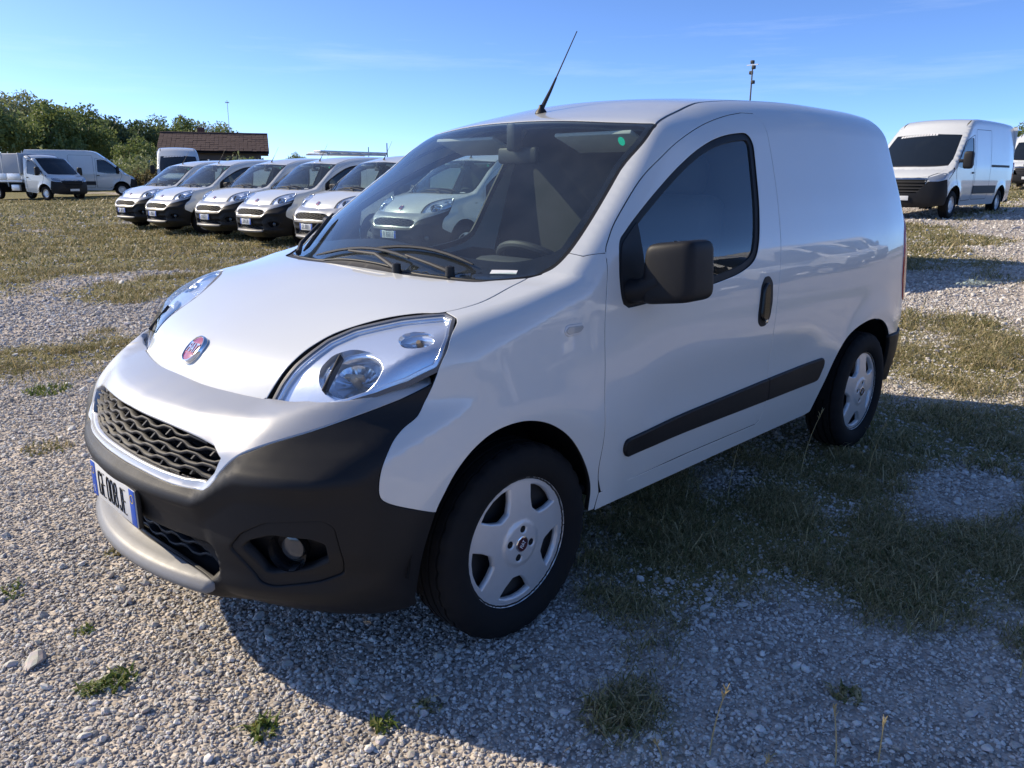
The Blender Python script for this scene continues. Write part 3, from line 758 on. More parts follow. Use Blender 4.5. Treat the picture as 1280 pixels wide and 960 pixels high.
    GL = {'G': [[(1,.82),(.8,1),(.2,1),(0,.82),(0,.18),(.2,0),(.8,0),(1,.18),(1,.48),(.55,.48)]], 'E': [[(1,1),(0,1),(0,0),(1,0)], [(0,.52),(.85,.52)]], '0': [[(.25,1),(.75,1),(1,.8),(1,.2),(.75,0),(.25,0),(0,.2),(0,.8),(.25,1)]],
          '8': [[(.25,.53),(.05,.68),(.05,.85),(.25,1),(.75,1),(.95,.85),(.95,.68),(.75,.53),(.25,.53),(0,.36),(0,.15),(.25,0),(.75,0),(1,.15),(1,.36),(.75,.53)]], 'J': [[(.95,1),(.95,.2),(.75,0),(.25,0),(.05,.2)]]}
    for ch, y0 in zip('GE008JE', (-.104,-.074,-.033,-.002,.029,.064,.096)):
        b = BM()
        for st in GL[ch]: b.tube([(.8712, y0-.010+.020*q[0], .443+.074*q[1]) for q in st], .0018, 5)
        b.build('plate_character', 'black', pl)['slot'] = y0
    t = obj('country_letter', text_mesh('I', .032, 'white', .0004), pl); t.matrix_local = frame((1,0,0), (0,0,1), (.8718, -.160, .447))
    b = BM()
    for k in range(12): b.box((.872, -.160+.011*math.cos(k*math.pi/6), .507+.011*math.sin(k*math.pi/6)), (.0006,.003,.003))
    b.build('star_ring', 'yellow', pl)
    b = BM().lathe([(0,.013), (.0008,.013), (.0008,.011), (0,.011)], 'x', 24, (.8715,.160,.507)); b.build('year_ring', 'yellow', pl)
    # badge
    bp_ = Vector(t3([(.587, 0)])[0]); bn = Vector(S.grad(np.array([bp_]))[0]); M = frame(bn, (0,0,1), bp_)
    sc = Matrix.Diagonal((.044, .049, 1, 1))
    b = BM().lathe([(-.006,1.0), (.006,1.0), (.011,.96), (.012,.90), (.008,.84)], 'z', 40); b.b.transform(M @ sc); bd = b.build('badge', 'chrome', root)
    b = BM().lathe([(.0,.86), (.0085,.86), (.0095,.8), (.0095,.0005)], 'z', 40); b.b.transform(M @ sc); b.build('badge_field', 'badge_red', bd)
    b = BM().prism([(-.027,-.021), (.027,-.021), (.027,.021), (-.027,.021)], .0011, M @ Matrix.Translation((0,0,.0095))); b.build('badge_plaque', 'badge_red', bd)
    t = obj('lettering', text_mesh('FIAT', .046, 'chrome', .0012, .62, True), bd); t.matrix_local = M @ Matrix.Translation((0,0,.0112))
    # ---- headlights
    HO = Ortho((.62,.46,.64), (.38,.62,.92), .5)
    lo = rounded(HO.uv(lens3), .006, 2); lo = lo if area(lo) > 0 else lo[::-1]
    h1, h2 = panel(SH, 'headlight', [inset(lo, -.008), inset(lo, .001)], HO, 'strip_grey', root, both=True, step=.012, off=-.004, gap=0, depth=.005, edge=.0008)
    panel(SH, 'lens', [lo], HO, 'lens', (h1, h2), both=True, step=.016, off=.0, gap=.002, depth=.006)
    panel(SH, 'reflector_rim', [inset(lo, .001), inset(lo, .009)], HO, 'reflector', (h1, h2), both=True, step=.012, off=-.009, gap=0, depth=.012, edge=.001)
    bc3 = np.array((.452,.628,.886)); bu = HO.uv(bc3[None])[0]
    bowl = np.stack([bu[0]+.088*np.cos(np.linspace(0, 2*np.pi, 40)[:-1]), bu[1]+.074*np.sin(np.linspace(0, 2*np.pi, 40)[:-1])], 1)
    ti3 = HO.uv(np.array((.292,.712,.962))[None])[0]
    ind = np.stack([ti3[0]+.052*np.cos(np.linspace(0, 2*np.pi, 30)[:-1]), ti3[1]+.026*np.sin(np.linspace(0, 2*np.pi, 30)[:-1])], 1)
    panel(SH, 'reflector', [inset(lo, .006), bowl, ind], HO, 'reflector', (h1, h2), both=True, step=.016, off=-.020, gap=0, depth=.03, edge=.003)
    ctr = lambda uv_, dpt: HO.at+uv_[0]*HO.e1+uv_[1]*HO.e2
    for sg, par in ((1, h1), (-1, h2)):
        P0, _ = S.cast(*HO.rays(bu[None])); P1, _ = S.cast(*HO.rays(ti3[None]))
        mir = Matrix.Diagonal((1, sg, 1, 1))
        d_ = Vector((.88,.36,.28)).normalized()
        M = mir @ frame(HO.d, (0,0,1), Vector(P0[0])-Vector(HO.d)*.026)
        b = BM()
        prof = [(.0,1.02), (-.02,.90), (-.045,.68), (-.06,.40), (-.064,.16), (-.064,.001)]
        n = 60; rings = []
        for a, r_ in prof:
            rings.append([b.b.verts.new((.088*r_*math.cos(2*math.pi*k/n)*(1+.0*k), .074*r_*math.sin(2*math.pi*k/n), a+(.0016 if (k//3) % 2 else 0)*(r_ > .3))) for k in range(n)])
        for a, c in zip(rings, rings[1:]):
            for k in range(n): b.b.faces.new((a[k], a[(k+1) % n], c[(k+1) % n], c[k]))
        b.b.transform(M); bo = b.build('lamp_bowl', 'reflector_rib', par, angle=20)
        b = BM().tube([(0,0,-.064), (0,0,-.02), (0,0,-.012)], [.012,.012,.006], 14).box((.0,.006,-.03), (.05,.012,.03), .003); b.b.transform(M); b.build('bulb', 'bulb', bo)
        b = BM().box((-.052,.0,.000), (.006,.11,.03), .002, Matrix.Rotation(-.25, 4, 'Z')); b.b.transform(M); b.build('divider', 'trim_dark', bo)
        M = mir @ frame(HO.d, (0,0,1), Vector(P1[0])-Vector(HO.d)*.026)
        b = BM(); rings = []
        for a, r_ in [(0,1.02), (-.015,.8), (-.025,.4), (-.027,.001)]:
            rings.append([b.b.verts.new((.052*r_*math.cos(2*math.pi*k/24), .026*r_*math.sin(2*math.pi*k/24), a+(.002 if k % 2 else 0)*(r_ > .3))) for k in range(24)])
        for a, c in zip(rings, rings[1:]):
            for k in range(24): b.b.faces.new((a[k], a[(k+1) % 24], c[(k+1) % 24], c[k]))
        b.b.transform(M); io = b.build('indicator_bowl', 'reflector_rib', par, angle=15)
        b = BM().tube([(0,0,-.026), (0,0,-.006)], [.010,.006], 10); b.b.transform(M); b.build('indicator_bulb', 'amber', io)
    # ---- tail
    rd = np.array([(.0,.62), (.0,1.62), (.50,1.60), (.575,1.5), (.61,1.4), (.645,1.2), (.662,1.0), (.668,.8), (.66,.62)])
    class Rear:
        flip = True
        def rays(s, uv): n = len(uv); return np.stack([np.full(n, -3.5), uv[:, 0], uv[:, 1]], 1), np.tile([1., 0, 0], (n, 1))
    RR = Rear()
    rl, rr_ = panel(S, 'rear_door', [rounded(rd, [.004,.004,.05,.03,.03,.03,.03,.03,.03], 3)], RR, 'paint', root, both=True, step=.04)
    edge_ = np.array([(.56,1.66), (.63,1.55), (.665,1.4), (.69,1.2), (.715,1.0), (.722,.8), (.715,.66)])
    fillp = cat([(0,1.635)], [(.515,1.618), (.59,1.51), (.625,1.4), (.660,1.2), (.676,1.0), (.683,.8), (.675,.61), (.715,.66)][0:7], edge_[::-1], [(.46,1.70), (0,1.71)])
    panel(S, 'rear_frame', [cat([(0,1.63)], [(.515,1.612), (.588,1.51), (.623,1.4), (.658,1.2), (.675,1.0), (.682,.8), (.675,.63)], [(.715,.66)], edge_[::-1][1:], [(.44,1.69), (0,1.70)])], RR, 'paint', (rl, rr_), both=True, step=.04, gap=.001)
    tl = np.array([(-2.905,.70,1.20), (-2.875,.77,1.10), (-2.862,.80,.98), (-2.868,.81,.86), (-2.905,.80,.74), (-2.985,.735,.735), (-3.005,.71,.85), (-3.00,.705,1.0), (-2.985,.69,1.15), (-2.96,.68,1.215)])
    TO = Ortho((-.70,.70,.1), (-2.94,.76,.95), .5)
    t1, t2 = panel(S, 'tail_light', [rounded(TO.uv(tl), .02, 3)], TO, 'red', root, both=True, step=.02, off=.006, gap=0, depth=.014, edge=.005)
    rbp = s3(cat([(-2.90,.565), (-2.75,.565)], rarch[37:]))
    rb_ = np.array([(-2.86,.80,.30), (-2.96,.74,.28), (-3.03,.62,.27)])
    RC = Cyl(-2.2, 1.3, .85); RC.uv0 = RC.uv
    class RearCyl(Cyl):
        flip = False
        def uv(s, P): P = np.asarray(P, float); return np.stack([(np.arctan2(P[:, 1], P[:, 0]-s.x0)-math.pi)*s.sc, P[:, 2]], 1) if False else np.stack([np.mod(np.arctan2(P[:, 1], P[:, 0]-s.x0), 2*math.pi)*s.sc, P[:, 2]], 1)
    RC = RearCyl(-2.3, 1.25, .85)
    ub = math.pi*.85
    hb = RC.uv(np.vstack([rbp, [(-2.86,.79,.30)]]))
    hb = cat([(ub,.60)], RC.uv(r3([(.3,.60), (.6,.60), (.70,.60)])), hb, RC.uv(r3([(.70,.27), (.5,.26)])), [(ub,.26)])
    full = np.vstack([hb, (hb[1:-1]*[-1, 1]+[2*ub, 0])[::-1]])
    panel(S, 'rear_bumper', [full], RC, 'plastic', root, step=.04, off=.004, gap=.002, depth=.02, edge=.004)
    # ---- cabin
    IN = Off(S, .035)
    hz = sympoly(cat(hdr-[.03, 0], (yj-[0, .03])[:24], [(-1.5,.45), (-1.5,0)]))
    panel(IN, 'headliner', [hz], TOP, 'headliner', root, step=.06, gap=0, depth=0)
    ins = inset(win if area(win) > 0 else win[::-1], -.02)
    it = np.array([(-.40,.36), (-.40,1.04), (-.43,.98), (-.6,.955), (-1.0,.985), (-1.25,1.03), (-1.36,1.10), (-1.46,1.10), (-1.44,.36)])
    it = cat([(-.42,.36), (-1.44,.36), (-1.46,.99)], [(-1.25,1.02), (-1.0,.985), (-.6,.955), (-.44,.965)])
    panel(Off(S, .05), 'door_trim', [it], SIDE, 'interior', (dl, dr), both=True, step=.05, gap=0, depth=0)
    px = -1.47; zs = np.linspace(.33, 1.64, 16); ys = S.cast(*SIDE.rays(np.stack([np.full(16, px), zs], 1)))[0][:, 1]-.02
    poly = [(y, z) for y, z in zip(ys, zs)]+[(-y, z) for y, z in zip(ys[::-1], zs[::-1])]
    b = BM(); b.b.faces.new([b.b.verts.new((px, y, z)) for y, z in poly]); b.build('bulkhead', 'bulkhead', root, smooth=False)
    dsh = BM()
    us = np.linspace(-.74, .74, 25); prof = [(-.10,1.035), (-.22,1.055), (-.34,1.045), (-.42,1.00), (-.46,.92), (-.44,.80), (-.38,.62)]
    rows = []
    for u in us:
        bump_ = .035*math.exp(-((u-.36)/.20)**2)
        rows.append([dsh.b.verts.new((x-.15*u*u*(1 if x > -.3 else .2), u, z+bump_*(1 if -.46 < x < -.2 else 0))) for x, z in prof])
    for a, c in zip(rows, rows[1:]):
        for k in range(len(prof)-1): dsh.b.faces.new((a[k], a[k+1], c[k+1], c[k]))
    da = dsh.build('dashboard', 'interior', root)
    BM().box((-.41, .36, 1.075), (.10, .30, .05), .02).build('instrument_hood', 'interior', da)
    BM().box((-.46, 0, .96), (.05, .24, .16), .012).build('centre_console', 'trim_dark', da)
    for y0 in (-.1,.0,.1): BM().box((-.26, y0*1.4-.05, 1.066), (.05, .11, .008), .003).build('vent', 'silver', da)
    sw = BM(); c = Vector((-.58,.36,1.03)); ax = Vector((-.62,0,.78)); M = frame(ax, (0,0,1), c); rr = .185
    pts = [M @ Vector((rr*math.cos(t), rr*math.sin(t), 0)) for t in np.linspace(0, 2*math.pi, 37)]
    sw.tube(pts, .016, 10, caps=False); st = sw.build('steering_wheel', 'trim_dark', root)
    b = BM().box((0,-.01,-.02), (.14,.11,.05), .02).box((-.09,0,-.01), (.14,.03,.02), .006).box((.09,0,-.01), (.14,.03,.02), .006).box((0,-.09,-.01), (.03,.14,.02), .006); b.b.transform(M); b.build('hub', 'trim_dark', st)
    for sg in (1, -1):
        s_ = empty('seat', (-1.10, sg*.37, 0)); s_.parent = root
        BM().box((.02,0,.66), (.50,.48,.16), .05, seg=3).build('cushion', 'seat', s_)
        if sg > 0:
            BM().box((-.235,0,1.0), (.15,.46,.62), .06, Matrix.Rotation(-.16, 4, 'Y'), 3).build('backrest', 'seat', s_)
            BM().box((-.305,0,1.385), (.10,.25,.16), .04, Matrix.Rotation(-.16, 4, 'Y'), 3).build('headrest', 'seat', s_)
        else:
            BM().box((-.02,0,.80), (.54,.44,.12), .05, seg=3).build('backrest', 'seat', s_)      # folded flat
        BM().box((.0,0,.48), (.42,.40,.22), .02).build('base', 'interior', s_)
        v_ = BM().box((-.90, sg*.36, 1.505), (.17,.37,.016), .006, Matrix.Rotation(-.35, 4, 'Y')); v_.build('sun_visor', 'visor', root)
    im = BM().box((-.80,0,1.46), (.03,.22,.065), .012).build('inner_mirror', 'black', root)
    BM().box((-.775,0,1.53), (.05,.05,.11), .012).build('mirror_stem', 'black', im)
    # ---- underneath
    BM().box((-1.35,0,.32), (3.1,1.22,.14), .03).build('underbody', 'gap', root)
    BM().box((-1.2,0,.355), (2.1,1.50,.03), .01).build('floor', 'interior', root)
    BM().box((.03,0,.66), (.86,1.06,.42), .05).build('engine_bay', 'gap', root)
    for cx in (0., -2.513):
        for sg in (1, -1):
            b = BM(); n = 20; a0_, a1_ = R(4), R(176); rad = .385
            for k in range(n+1):
                t = a0_+(a1_-a0_)*k/n; x, z = cx+rad*math.cos(t)*1.02+(.015 if cx == 0 else .0), .306+rad*math.sin(t)
                b.b.verts.new((x, sg*.80, z)); b.b.verts.new((x, sg*.52, z))
            b.b.verts.ensure_lookup_table(); v = b.b.verts
            for k in range(n): b.b.faces.new((v[2*k], v[2*k+1], v[2*k+3], v[2*k+2]))
            b.b.faces.new([v[2*k+1] for k in range(n+1)])
            b.build('wheel_arch_liner', 'gap', root, fix=False)
    ws = wheel_set()
    for cx in (0., -2.513):
        for sg in (1, -1): put_wheel(ws, root, cx, sg*.735, sg)
    return root
# ---------------------------------------------------------------- large vans, lorry cab
def terrain(x, y=0):
    t = np.clip(-np.asarray(x, float)-3, 0, 45); return .027*t*t/(t+2)
class LargeVan(Surf):
    def __init__(s, high=True):
        H = 2.50 if high else 2.28
        s.hood = pchip([1.0,.80,.72,.55,.3,.0,-.4],[.78,.98,1.04,1.13,1.22,1.29,1.35])
        s.glass = pchip([.9,.34,.0,-.35,-.66,-.82,-1.05,-1.35,-1.8,-3,-4.4,-4.8],[.72,1.235,1.55,1.86,2.10,H-.28,H-.12,H-.03,H,H+.01,H-.01,H-.03])
        s.nose = pchip([.0,.2,.3,.4,.55,.7,.9,1.0,1.1,1.3],[.6,.70,.80,.835,.845,.84,.82,.80,.775,.74])
        s.W = pchip([.0,.25,.4,.6,.9,1.2,1.6,2.0,2.3,2.5,2.8],[.93,.965,.985,1.02,1.03,1.028,.995,.945,.895,.845,.74])
        s.planf = pchip([.9,.7,.4,.1,-.3,-4,-4.7],[.86,.93,.975,.995,1,1,.97])
    def F(s, P):
        x, y, z = P[:, 0], np.abs(P[:, 1]), P[:, 2]; y2 = y*y
        zh = s.hood(x+.14*y2)-.02*y2; zg = s.glass(x+.14*y2)-.05*y2; zt = np.maximum(zh, zg)
        a = (z-zt)*np.where(zg >= zh, np.where(x > -1.0, .72, .96), .85)
        w = s.W(z)*s.planf(x)
        for cx in (0., -3.68): w = w+.018*np.exp(-((np.hypot(x-cx, z-.34)-.46)/.09)**2)*sstep(1.1, .8, z)
        b = y-w; c = (x-(s.nose(z)-.22*y2-.9*np.maximum(y-.7, 0)**2))*.92; t = (-4.72+.02*y2)-x
        f = rmax(a, b, .05+.06*sstep(-.9, -1.5, x)); f = rmax(f, c, .07); f = rmax(f, t, .06)
        return np.maximum(f, .24-z)
BIGSIDE = BigSide()
class BigTop(Top): z = 3.0
BIGTOP = BigTop(); BIGFRONT = Cyl(-.2, 1.5, 1.0)
def make_large_van(style='panel', high=True):
    """style: panel (black bumper), pale (white bumper), chassis (cab only, with a covered load bed)"""
    S = LargeVan(high); root = empty('large_van' if style != 'chassis' else 'flatbed_truck'); xe = -4.66 if style != 'chassis' else -1.42
    H = 2.50 if high else 2.28
    s3 = lambda q: S.cast(*BIGSIDE.rays(np.asarray(q, float)))[0]
    t3 = lambda q: S.cast(*BIGTOP.rays(np.asarray(q, float)))[0]
    cf = BIGFRONT.uv
    OB = Ortho((0,.85,.53), (-2,1,1.4), 1.2)
    def arc(cx, r, a0, a1, n=18): return np.array([(cx+r*math.cos(t), .36+r*math.sin(t)) for t in np.linspace(R(a0), R(a1), n)])
    hood_l = sm([(.66,.62), (.45,.78), (.22,.84), (.14,.86)]); 
    hood = panel(S, 'hood', [sympoly(cat(sm([(.775,0), (.755,.3), (.70,.52), (.66,.62)]), hood_l, sm([(.14,.86), (.24,.6), (.30,.3), (.315,0)])))], BIGTOP, 'paint', root, step=.06)
    wedge = sm([(.12,.875), (.05,.885), (-.20,.865), (-.45,.835), (-.70,.80)])
    wsp = sympoly(cat(sm([(.285,0), (.27,.3), (.21,.6), (.12,.83), (.10,.860)]), wedge[6:]-[0, .012], sm([(-.70,.788), (-.655,.5), (-.635,.25), (-.63,0)])))
    ws_ = panel(S, 'windscreen', [wsp], BIGTOP, 'dark_glass' if style != 'pale' else 'dark_glass', root, step=.08, gap=0, depth=0, off=-.003)
    panel(S, 'cowl', [sympoly(cat(sm([(.315,0), (.30,.3), (.24,.6), (.14,.86)]), sm([(.12,.85), (.21,.6), (.27,.3), (.285,0)])))], BIGTOP, 'trim_dark', root, step=.05, gap=0, depth=0, off=-.004)
    panel(S, 'wing_top', [np.array([(.50,.74), (.22,.825), (.13,.845), (-.02,.872), (.02,.985), (.25,.98), (.47,.93)])], BIGTOP, 'paint', (root, root), both=True, step=.05, off=-.002, gap=0, depth=0)
    yj = np.array([(-.72,.79), (-1.0,.765), (-1.4,.75), (xe+.1,.74)])
    panel(S, 'roof', [sympoly(cat(sm([(-.64,0), (-.645,.25), (-.665,.5), (-.72,.79)]), yj, [(xe+.1,0)]))], BIGTOP, 'paint', root, step=.09)
    win = rounded([(-.02,1.33), (-.14,1.48), (-.60,1.86), (-.76,1.96), (-1.14,1.98), (-1.17,1.30), (-.60,1.22), (-.10,1.24)], [.03,.05,.08,.05,.06,.06,.1,.05], 3)
    A1 = arc(0, .455, -12, 192); A2 = arc(-3.68, .455, -12, 192)
    fro = s3([(.42,.60), (.50,.85), (.36,1.0), (.16,1.15), (.14,1.20)])
    up = np.vstack([t3(wedge), t3(yj)])
    if style != 'chassis':
        low = s3(cat([(-4.66,2.25), (-4.67,1.2), (-4.67,.42)], [(-4.2,.34)], A2[::-1][1:-1], [(-3.2,.32), (-.52,.32)], A1[::-1][2:-1], [(.46,.40)]))
    else:
        low = s3(cat([(-1.40,2.1), (-1.40,1.2), (-1.40,.42)], [(-.55,.34)], A1[::-1][2:-1], [(.46,.40)]))
    out3 = np.vstack([fro, up, low])
    bl, br = panel(S, 'body_side', [OB.uv(out3), OB.uv(s3(win))], OB, 'paint', root, both=True, step=.07, gap=0)
    panel(S, 'side_window', [inset(win if area(win) > 0 else win[::-1], -.004)], BIGSIDE, 'dark_glass', (bl, br), both=True, step=.08, off=-.012, gap=0, depth=0)
    dc = rounded([(.02,.52), (.06,1.20), (-.08,1.42), (-.60,1.90), (-1.22,2.07), (-1.26,.44), (-.60,.42), (-.46,.50)], [.05,.1,.06,.08,.05,.05,.05,.1], 3); dc = dc if area(dc) > 0 else dc[::-1]
    dc[:, 0] = np.where((dc[:, 1] < .95), np.minimum(dc[:, 0], -.02-.5*(.95-dc[:, 1])), dc[:, 0])
    panel(S, 'door_gap', [dc, inset(dc, .012)], BIGSIDE, 'gap', (bl, br), both=True, step=.06, off=.002, gap=0, depth=0)
    panel(S, 'door_handle', [rounded([(-1.08,1.10), (-1.08,1.14), (-1.22,1.14), (-1.22,1.10)], .01, 2)], BIGSIDE, 'black', (bl, br), both=True, step=.04, off=.02, gap=0, depth=.02)
    if style != 'chassis':
        for x0, x1 in ((-1.30,-3.15),): panel(S, 'side_moulding', [rounded([(x0,.60), (x0,.80), (x1,.80), (x1,.60)], .02, 3)], BIGSIDE, 'trim_dark', (bl, br), both=True, step=.06, off=.016, gap=0, depth=.018)
        sdl = rounded([(-1.34,.45), (-1.34,2.2), (-2.55,2.22), (-2.55,.45)], .06, 3); sdl = sdl if area(sdl) > 0 else sdl[::-1]
        panel(S, 'slide_door_gap', [sdl, inset(sdl, .010)], BIGSIDE, 'gap', (bl, br), both=True, step=.06, off=.002, gap=0, depth=0)
        panel(S, 'slide_rail', [rounded([(-2.6,1.28), (-2.6,1.34), (-4.2,1.34), (-4.2,1.28)], .01, 2)], BIGSIDE, 'trim_dark', (bl, br), both=True, step=.06, off=.004, gap=0, depth=.006)
        BM().box((-4.705,.47,1.34), (.03,.92,1.86), .02).build('rear_door', 'paint', root); BM().box((-4.705,-.47,1.34), (.03,.92,1.86), .02).build('rear_door', 'paint', root)
        BM().box((-4.69,0,1.38), (.02,1.92,2.02), .01).build('rear_frame', 'paint', root)
        for sg in (1, -1): BM().box((-4.70,sg*.955,1.15), (.08,.09,.55), .02).build('tail_light', 'red', root)
        BM().box((-4.70,0,.40), (.16,1.9,.14), .03).build('rear_bumper', 'trim_dark', root)
        BM().box((-2.1,0,.42), (4.9,1.6,.22), .03).build('underbody', 'gap', root)
        BM().box((-2.9,0,1.35), (3.4,1.5,1.7), .03).build('load_bay', 'interior', root)
    else:
        BM().box((-1.405,0,1.25), (.03,1.9,1.7), .02).build('cab_wall', 'paint', root)
        BM().box((-2.9,0,.52), (4.9,.9,.2), .02).build('chassis_frame', 'gap', root)
        bd = BM().box((-3.65,0,.92), (4.2,2.14,.10), .01).build('load_bed', 'silver', root)
        for sg in (1, -1):
            for k in range(4): BM().box((-1.62-.52-k*1.03,sg*1.06,1.14), (1.01,.03,.34), .006).build('side_board', 'silver', bd)
        cv = BM().box((-3.65,0,1.80), (4.16,2.06,1.0), .05, seg=3).build('canopy', 'canopy', root)
        for k in range(4): BM().box((-1.66-1.30*k,0,1.80), (.04,2.09,1.03), .006).build('canopy_bow', 'white', cv)
        BM().box((-2.2,-.95,.60), (.6,.12,.30), .02).build('tool_box', 'silver', root)
        BM().box((-3.68,0,.45), (.5,1.3,.2), .02).build('rear_axle', 'gap', root)
    for sg, par in ((1, bl), (-1, br)):
        V, F = superbox((-.14, sg*1.20, 1.42), (.16,.22,.42), 5, 20, 12); m_ = mk('door_mirror', V, F, 'plastic', par)
        BM().box((-.12, sg*1.04, 1.40), (.10,.20,.08), .02).build('mirror_arm', 'plastic', m_)
    # nose
    bm_ = 'plastic' if style != 'pale' else 'paint'
    gz = [.62,1.0]
    gr = symcyl(cat(cf([(.80,0,1.00), (.76,.35,.995), (.70,.56,.98)]), cf([(.72,.60,.92), (.78,.46,.66), (.80,.40,.62)]), cf([(.845,0,.62)])))
    hl = np.array([(.70,.60,.985), (.60,.74,1.04), (.47,.86,1.10), (.42,.90,1.10), (.50,.88,.96), (.62,.76,.90), (.70,.66,.88)])
    bump = symcyl(cat(cf([(.845,0,.62), (.80,.40,.62)]), cf([(.72,.62,.90), (.60,.78,.90), (.47,.93,.95)] if style != 'pale' else [(.78,.55,.64), (.6,.8,.66), (.47,.95,.68)]), cf([(.44,1.0,.62), (.46,1.0,.40), (.50,.98,.34)]), cf([(.70,.7,.30), (.78,.4,.28), (.80,0,.28)])))
    pb = panel(S, 'bumper', [bump], BIGFRONT, 'plastic', root, step=.05, off=.012, gap=0, depth=.03)
    g_ = panel(S, 'grille', [gr], BIGFRONT, 'gap' if style != 'pale' else 'black', root, step=.05, off=-.01, gap=0, depth=0)
    for k in range(5):
        z = .66+.075*k; hw = .42+.035*k; us = np.linspace(-hw, hw, 16); P, _ = S.cast(*BIGFRONT.rays(np.stack([us/ .95, np.full(16, z)], 1)))
        BM().tube([Vector(p) for p in P], .014, 6).build('grille_bar', 'trim_dark' if k < 4 else 'chrome', g_)
    panel(S, 'nose_panel', [symcyl(cat(cf([(.775,0,1.075), (.755,.3,1.07), (.66,.62,1.07)]), cf([(.70,.60,.985), (.76,.35,1.0), (.80,0,1.005)])))], BIGFRONT, 'paint', root, step=.05, gap=0, depth=0, off=.001)
    panel(S, 'corner_panel', [rounded(cf(np.array([(.70,.60,1.0), (.47,.86,1.12), (.40,.95,1.10), (.40,1.0,.66), (.47,.95,.66), (.62,.78,.64), (.74,.62,.64)] if style == 'pale' else [(.68,.62,1.0), (.46,.87,1.12), (.40,.95,1.12), (.40,1.0,.66), (.46,.97,.66), (.47,.93,.95), (.62,.78,.89)])), .01, 2)], BIGFRONT, 'paint', (root, root), both=True, step=.05, gap=0, depth=0, off=.0)
    h1, h2 = panel(S, 'headlight', [rounded(cf(hl), .02, 2)], BIGFRONT, 'headlight_far', root, both=True, step=.05, off=.006, gap=0, depth=.02)
    NO = Ortho((.75,.5,.45), (.4,.75,1.0), .8)
    panel(S, 'front_shell', [NO.uv(np.array([(.77,.42,.98), (.66,.58,1.07), (.42,.78,1.16), (.17,.85,1.2), (.03,.97,1.12), (.28,1.0,.95), (.45,.95,.82), (.64,.78,.80), (.76,.5,.84)]))], NO, 'paint', (root, root), both=True, step=.05, off=-.012, gap=0, depth=0)
    BM().box((.875,0,.50), (.012,.52,.11), .003).build('number_plate', 'plate_white', root)
    BM().box((0.1,0,.75), (.8,1.3,.7), .05).build('engine_bay', 'gap', root)
    BM().box((-.55,0,1.20), (.9,1.75,.1), .03).build('dashboard', 'interior', root)
    for y0 in (.55,-.15,-.6): BM().box((-1.15,y0,1.45), (.16,.48,.8), .06).build('seat', 'seat', root)
    BM().box((-1.33,0,1.4), (.02,1.7,1.5)).build('bulkhead', 'interior', root, smooth=False)
    b = BM()
    tm = BIGW['tyre']
    for cx in (0., -3.68):
        for sg in (1, -1):
            w_ = obj('wheel', BIGW['rim'], root, (cx, sg*.89, .34), (0, 0, 0 if sg > 0 else math.pi)); obj('tyre', tm, w_)
            l_ = BM(); n = 14
            for k in range(n+1):
                t = R(2)+(R(176))*k/n; l_.b.verts.new((cx+.45*math.cos(t), sg*.98, .36+.45*math.sin(t))); l_.b.verts.new((cx+.45*math.cos(t), sg*.6, .36+.45*math.sin(t)))
            l_.b.verts.ensure_lookup_table(); v = l_.b.verts
            for k in range(n): l_.b.faces.new((v[2*k], v[2*k+1], v[2*k+3], v[2*k+2]))
            l_.b.faces.new([v[2*k+1] for k in range(n+1)])
            l_.build('wheel_arch_liner', 'gap', root, fix=False)
    return root
mat('headlight_far', (.38,.42,.47), .12, metal=.5, coat=1)
mat('canopy', (.42,.45,.50), .7)
BIGW = {'tyre': tyre_mesh(.34, .22, .21, n=40), 'rim': BM().lathe([(-.08,.2), (.085,.212), (.09,.205), (.06,.19), (.05,.13), (.075,.11), (.08,.05), (.08,.0005)], n=28).mesh('wheel', 'silver')}
# ---------------------------------------------------------------- vehicles in place
van = make_small_van()
tag(van, 'white small delivery van filling the foreground, black bumper corners and round red badge', 'van')
def reslot(o):
    ch = [q for q in o.children_recursive if 'slot' in q]; sl = [q['slot'] for q in ch]; random.shuffle(sl)
    for q, y in zip(ch, sl): q.location.y = y-q['slot']
random.seed(4)
def stand(o, x, y, rz):
    o.location = (x, y, float(terrain(x, y))); o.rotation_euler = (0, 0, rz); return o
GROUP = 'small white vans parked in a row'
row = [(-6.55,-19.2,.14, 'leftmost small white van of the parked row, nearest the trees'),
       (-6.42,-16.80,.10, 'second small white van from the left in the parked row'),
       (-6.62,-14.50,.13, 'third small white van from the left in the parked row'),
       (-6.48,-12.28,.08, 'fourth small white van from the left in the parked row'),
       (-6.45,-10.00,.08, 'fifth small white van in the row, half hidden by the foreground windscreen edge'),
       (-6.45,-7.60,.06, 'small white van seen through the windscreen of the foreground van')]
for x, y, rz, lb in row:
    c = copy_tree(van); reslot(c); stand(c, x, y, rz); tag(c, lb, 'van', GROUP)
big = make_large_van('panel')
stand(big, -20.41, -5.21, -.02)
tag(big, 'large white panel van with black bumper and grille, behind the foreground van on the right', 'van')
stk = empty('windscreen_sticker'); bpy.data.objects.remove(stk)
sh = LargeVan(); us = np.linspace(-.42, .42, 13)
for k, y0 in enumerate(us):
    P, _ = sh.cast(*BIGTOP.rays(np.array([(-.60-.14*y0*y0, y0-.2)]))); n_ = sh.grad(P)[0]
    BM().box((0,0,0), (.05,.085,.004)).build('sticker_letter', 'white', big).matrix_local = frame(n_, (0,0,1), Vector(P[0]+n_*.004)) @ Matrix.Shear('XZ', 4, (.25, 0)) if False else frame(n_, (0,0,1), Vector(P[0]+n_*.004))
def again(src, x, y, rz, label, group=None):
    c = copy_tree(src); reslot(c); stand(c, x, y, rz); tag(c, label, 'van', group); return c
again(van, -7.75, -2.85, .0, 'small white van hidden behind the foreground van, only its shadow shows')
again(big, -15.3, -47.1, 2.85, 'white high roof van seen from behind at the edge of the trees, red tail light')
